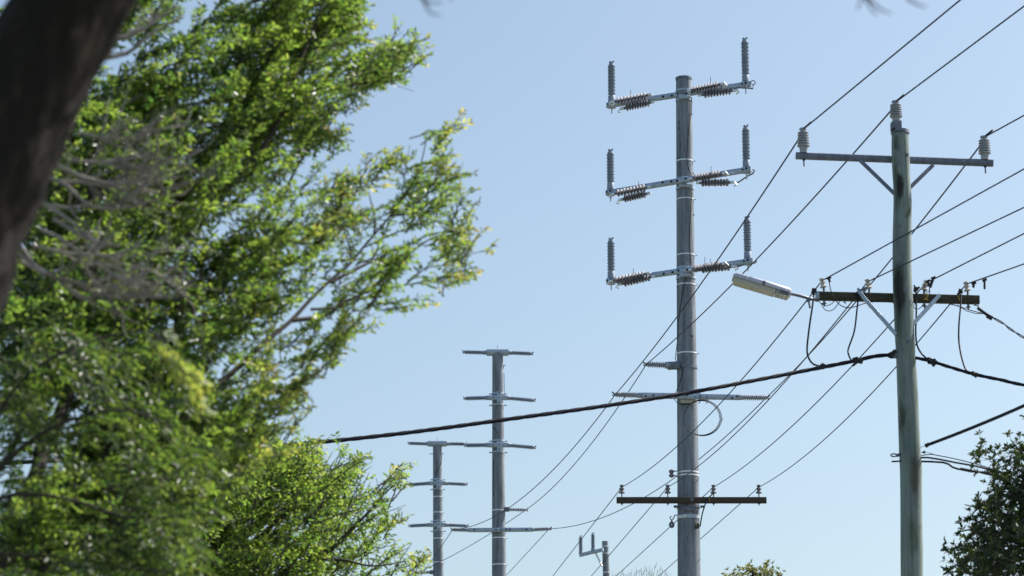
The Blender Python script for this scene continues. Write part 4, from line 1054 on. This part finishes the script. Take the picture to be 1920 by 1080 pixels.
# right tree: dense, glossy obovate leaves in whorls
DR = 30.0
t4 = thing('tree', (P(1990, 1400, DR).x, DR, 0), 'dense dark glossy-leaved tree at the right edge beside the timber pole', 'tree', None)
g4 = ["00000000123", "00000002457", "00000002577", "00000013577", "00011124777", "00022356777", "00013346777", "00002467777", "00014677777", "00134777777", "00356777777", "01467777777", "02567777777", "03577777777"]
g4 = [r+"7777" for r in g4]
org, den = from_grid(g4, 712, 27, DR, .75, 38, 1754, .5)
S = len(org); dirs = np.stack([rng.normal(-.35, .55, S), rng.normal(-.2, .6, S), rng.normal(.5, .5, S)], 1)
sprays(t4, M['leaf_dark'], org, dirs, .14, 7, .066, .029, .35*(rng.uniform(0, 1, S) < .12), .45+0*dirs[:, 0], M['twig'], .4, .0, rosette=True)
limb(t4, [Vector((P(1990, 1400, DR).x, DR, -.2)), P(1990, 1500, DR), P(1985, 1200, DR), P(1960, 1050, DR), P(1945, 930, DR), P(1950, 850, DR)], .10, .006, M['bark'], n=12, name='trunk')
for ctrl in ([(1960, 1050), (1900, 1010), (1840, 990), (1790, 1000)], [(1940, 950), (1880, 900), (1840, 885), (1800, 878)], [(1945, 890), (1915, 850), (1895, 825)], [(1985, 1200), (1900, 1130), (1830, 1080), (1775, 1075)], [(1950, 980), (1870, 960), (1810, 945)], [(1940, 940), (1870, 930), (1815, 970)]):
    limb(t4, [P(u, v, DR+rng.normal(0, .2)) for u, v in ctrl], .03, .005)

# far tree top and bare twigs at the bottom edge
DF = 95.0
t5 = thing('tree', (P(1415, 1200, DF).x, DF, 0), 'small distant olive tree top just right of the tall pole at the bottom edge', 'tree', None)
g5 = ["0001233320", "1366777763", "4677777774", "4777777775", "3777777774"]
org, den = from_grid(g5, 1062, 11.5, DF, .6, 8, 1354, .6)
S = len(org); dirs = np.stack([rng.normal(0, .5, S), rng.normal(-.2, .5, S), rng.normal(.9, .4, S)], 1)
sprays(t5, M['leaf_far'], org, dirs, .22, 9, .13, .05, .0*dirs[:, 0], rng.uniform(.3, 1, S), M['twig'], .4, 0, twigs=False, rosette=True)
limb(t5, [Vector((P(1415, 1200, DF).x, DF, -.2)), Vector((P(1415, 1200, DF).x, DF, 5)), P(1415, 1130, DF), P(1415, 1085, DF)], .2, .06, M['bark'], n=10, name='trunk')
for k in range(7):
    limb(t5, [P(1415, 1130, DF), P(1415+(k-3)*9, 1105, DF), P(1415+(k-3)*15, 1078+abs(k-3)*2, DF)], .05, .015)
DB = 120.0
t6 = thing('tree', (P(1205, 1300, DB).x, DB, 0), 'leafless treetop with thin grey twigs at the bottom edge left of the tall pole', 'tree', None)
xb6 = P(1205, 1300, DB).x
limb(t6, [Vector((xb6, DB, -.2)), Vector((xb6, DB, 6)), P(1205, 1150, DB), P(1205, 1120, DB)], .22, .08, M['bark'], n=10, name='trunk')
mb = MB(); random.seed(4)
for u in range(1148, 1262, 5):
    top = 1079-15*math.exp(-((u-1215)/30)**2)-random.uniform(0, 9)
    top += 2; b0 = P(lerp(1205, u, .35), 1135, DB); mb.tube([b0, P(lerp(1205, u, .8), 1100, DB), P(u, top, DB)], [.03, .018, .006], 4, False)
    for k in range(3):
        t = random.uniform(.1, .7); q = P(lerp(u, lerp(1205, u, .8), t), lerp(top, 1100, t), DB); mb.tube([q, q+Vector((random.uniform(-.12, .12), 0, random.uniform(.10, .28)))], [.009, .004], 3, False)
mb.build('twigs', M['dead'], t6, 'stuff')

# foreground tree: leaning trunk very close on the left, dead twigs, crown overhead out of frame
t0 = thing('tree', (P(-330, 1080, 7.6).x-.5, 7.6, 0), 'dark rough trunk leaning across the upper left corner, close to the camera', 'tree', None)
ctr = [Vector((P(-330, 1080, 7.6).x-.5, 7.6, -.2)), Vector((P(-330, 1080, 7.6).x-.35, 7.6, 1.2)), P(-350, 900, 7.6), P(-210, 700, 7.6), P(-120, 540, 7.6), P(-60, 400, 7.6), P(2, 255, 7.6), P(72, 125, 7.6), P(143, 0, 7.6), P(225, -140, 7.6), P(350, -330, 7.6), P(500, -520, 7.6)]
pts = smooth(ctr, 26); N = len(pts); mb = MB(); vs = []; fs = []; n = 72
for i, p in enumerate(pts):
    a = (pts[min(i+1, N-1)]-pts[max(i-1, 0)]).normalized(); s_ = a.cross(Vector((0, 1, 0))).normalized(); u_ = a.cross(s_)
    r = lerp(.21, .13, i/(N-1))
    for k in range(n):
        t = 2*math.pi*k/n; d = s_*math.cos(t)+u_*math.sin(t)
        q = Vector((math.cos(t)*2.2, math.sin(t)*2.2, i*.045))
        rr = r*(1+.10*noise.noise(q)+.07*noise.noise(Vector((math.cos(t)*6, math.sin(t)*6, i*.06)))+.05*noise.noise(Vector((math.cos(t)*14, math.sin(t)*14, i*.16))))
        vs.append(p+d*rr)
for i in range(N-1):
    for k in range(n): fs.append((i*n+k, i*n+(k+1) % n, (i+1)*n+(k+1) % n, (i+1)*n+k))
mb.add(vs, fs, True); mb.build('trunk', M['bark'], t0, sharp=False)
# dead twigs: recursive kinked twigs springing from the trunk
random.seed(12)
dt = MB()
def deadtwig(p, d, L, r, dep):
    pts = [p]; q = p.copy(); dd = d.copy(); k = 5
    for i in range(k):
        dd = (dd+Vector((random.uniform(-.28, .28), random.uniform(-.2, .2), random.uniform(-.22, .34)))).normalized(); q = q+dd*L/k; pts.append(q.copy())
    dt.tube(pts, [lerp(r, r*.55, i/k) for i in range(k+1)], 5, False)
    if dep:
        for i in range(1, k+1):
            for _ in range(2 if dep > 1 else 1):
                if random.random() < .8:
                    nd = (dd+Vector((random.uniform(-.8, .9), random.uniform(-.5, .5), random.uniform(-.8, .9)))).normalized()
                    deadtwig(pts[i], nd, L*random.uniform(.4, .65), r*.55, dep-1)
DT = 12.0
for (u, v, dx, dz, L) in ((40, 490, .9, -.35, .42), (75, 430, .85, -.45, .38), (95, 385, .9, -.3, .36), (110, 340, .9, -.15, .34), (130, 300, .95, -.1, .30), (60, 460, .9, -.15, .45), (120, 320, .8, -.5, .36), (150, 250, .9, -.2, .26), (240, 60, .9, .3, .14)):
    deadtwig(P(u, v, DT+random.uniform(-.4, .4)), Vector((dx, random.uniform(-.2, .3), dz)).normalized(), L*1.25, .0085, 2)
for ctrl in ([(-40, 440), (10, 450), (39, 463), (74, 504), (148, 533), (222, 515), (262, 500)], [(20, 470), (41, 481), (75, 505), (111, 526), (155, 559), (207, 541), (275, 520)], [(60, 370), (111, 400), (159, 437), (185, 463), (215, 435)], [(100, 410), (150, 440), (175, 452), (225, 462)], [(148, 533), (180, 548), (235, 558), (285, 545)], [(80, 330), (120, 345), (170, 385), (230, 390), (300, 372)], [(90, 300), (150, 330), (220, 345), (270, 330)], [(160, 455), (190, 480), (240, 470), (265, 450)], [(150, 60), (230, 70), (290, 40), (330, 10)], [(190, 110), (240, 98), (290, 60), (345, 30)]):
    dt.tube(smooth([P(u, v, DT) for u, v in ctrl], 6), [lerp(.0115, .005, i/(6*(len(ctrl)-1))) for i in range(6*(len(ctrl)-1)+1)], 6)
dt.tube(smooth([P(-60, 420, 7.7), P(-40, 440, 9), P(-20, 450, 11), P(20, 465, 12)], 6), .016, 6)
dt.build('dead_twigs', M['dead'], t0, 'stuff', False)
# overhead limb and drooping bare twigs that just reach into the top of the frame
limb(t0, [P(350, -330, 7.6), P(600, -360, 7.4), P(900, -260, 7.3), P(1250, -250, 7.2), P(1600, -190, 7.2), P(1800, -160, 7.2)], .05, .012, M['bark'], n=10, name='overhead_branch')
ot = MB()
for ctrl in ([(1580, -190), (1612, -60), (1616, -10), (1607, 18)], [(1600, -190), (1612, -40), (1630, 10), (1645, 29)], [(1620, -190), (1622, -30), (1645, 12), (1672, 26)], [(1700, -170), (1700, -20), (1715, 5), (1738, 14)],
             [(800, -280), (770, -60), (795, 2), (808, 24), (828, 28)], [(860, -270), (800, -30), (800, 2), (830, 6)], [(900, -260), (850, -40), (846, 3)]):
    ot.tube(smooth([P(u, v, 7.2) for u, v in ctrl], 8), [lerp(.006, .0016, i/(8*(len(ctrl)-1))) for i in range(8*(len(ctrl)-1)+1)], 5)
ot.build('drooping_twigs', M['twig'], t0, 'stuff', False)
# crown above the frame
org = []
for i in range(1500):
    u = rng.uniform(-500, 1100); v = rng.uniform(-900, -330); org.append(tuple(P(u, v, 7.6+rng.normal(0, .8))))
org = np.array(org); S = len(org); dirs = rng.normal(0, 1, (S, 3))
sprays(t0, M['leaf'], org, dirs, .2, 9, .06, .028, .0*dirs[:, 0], .4+0*dirs[:, 0], M['twig'], .5, .2)
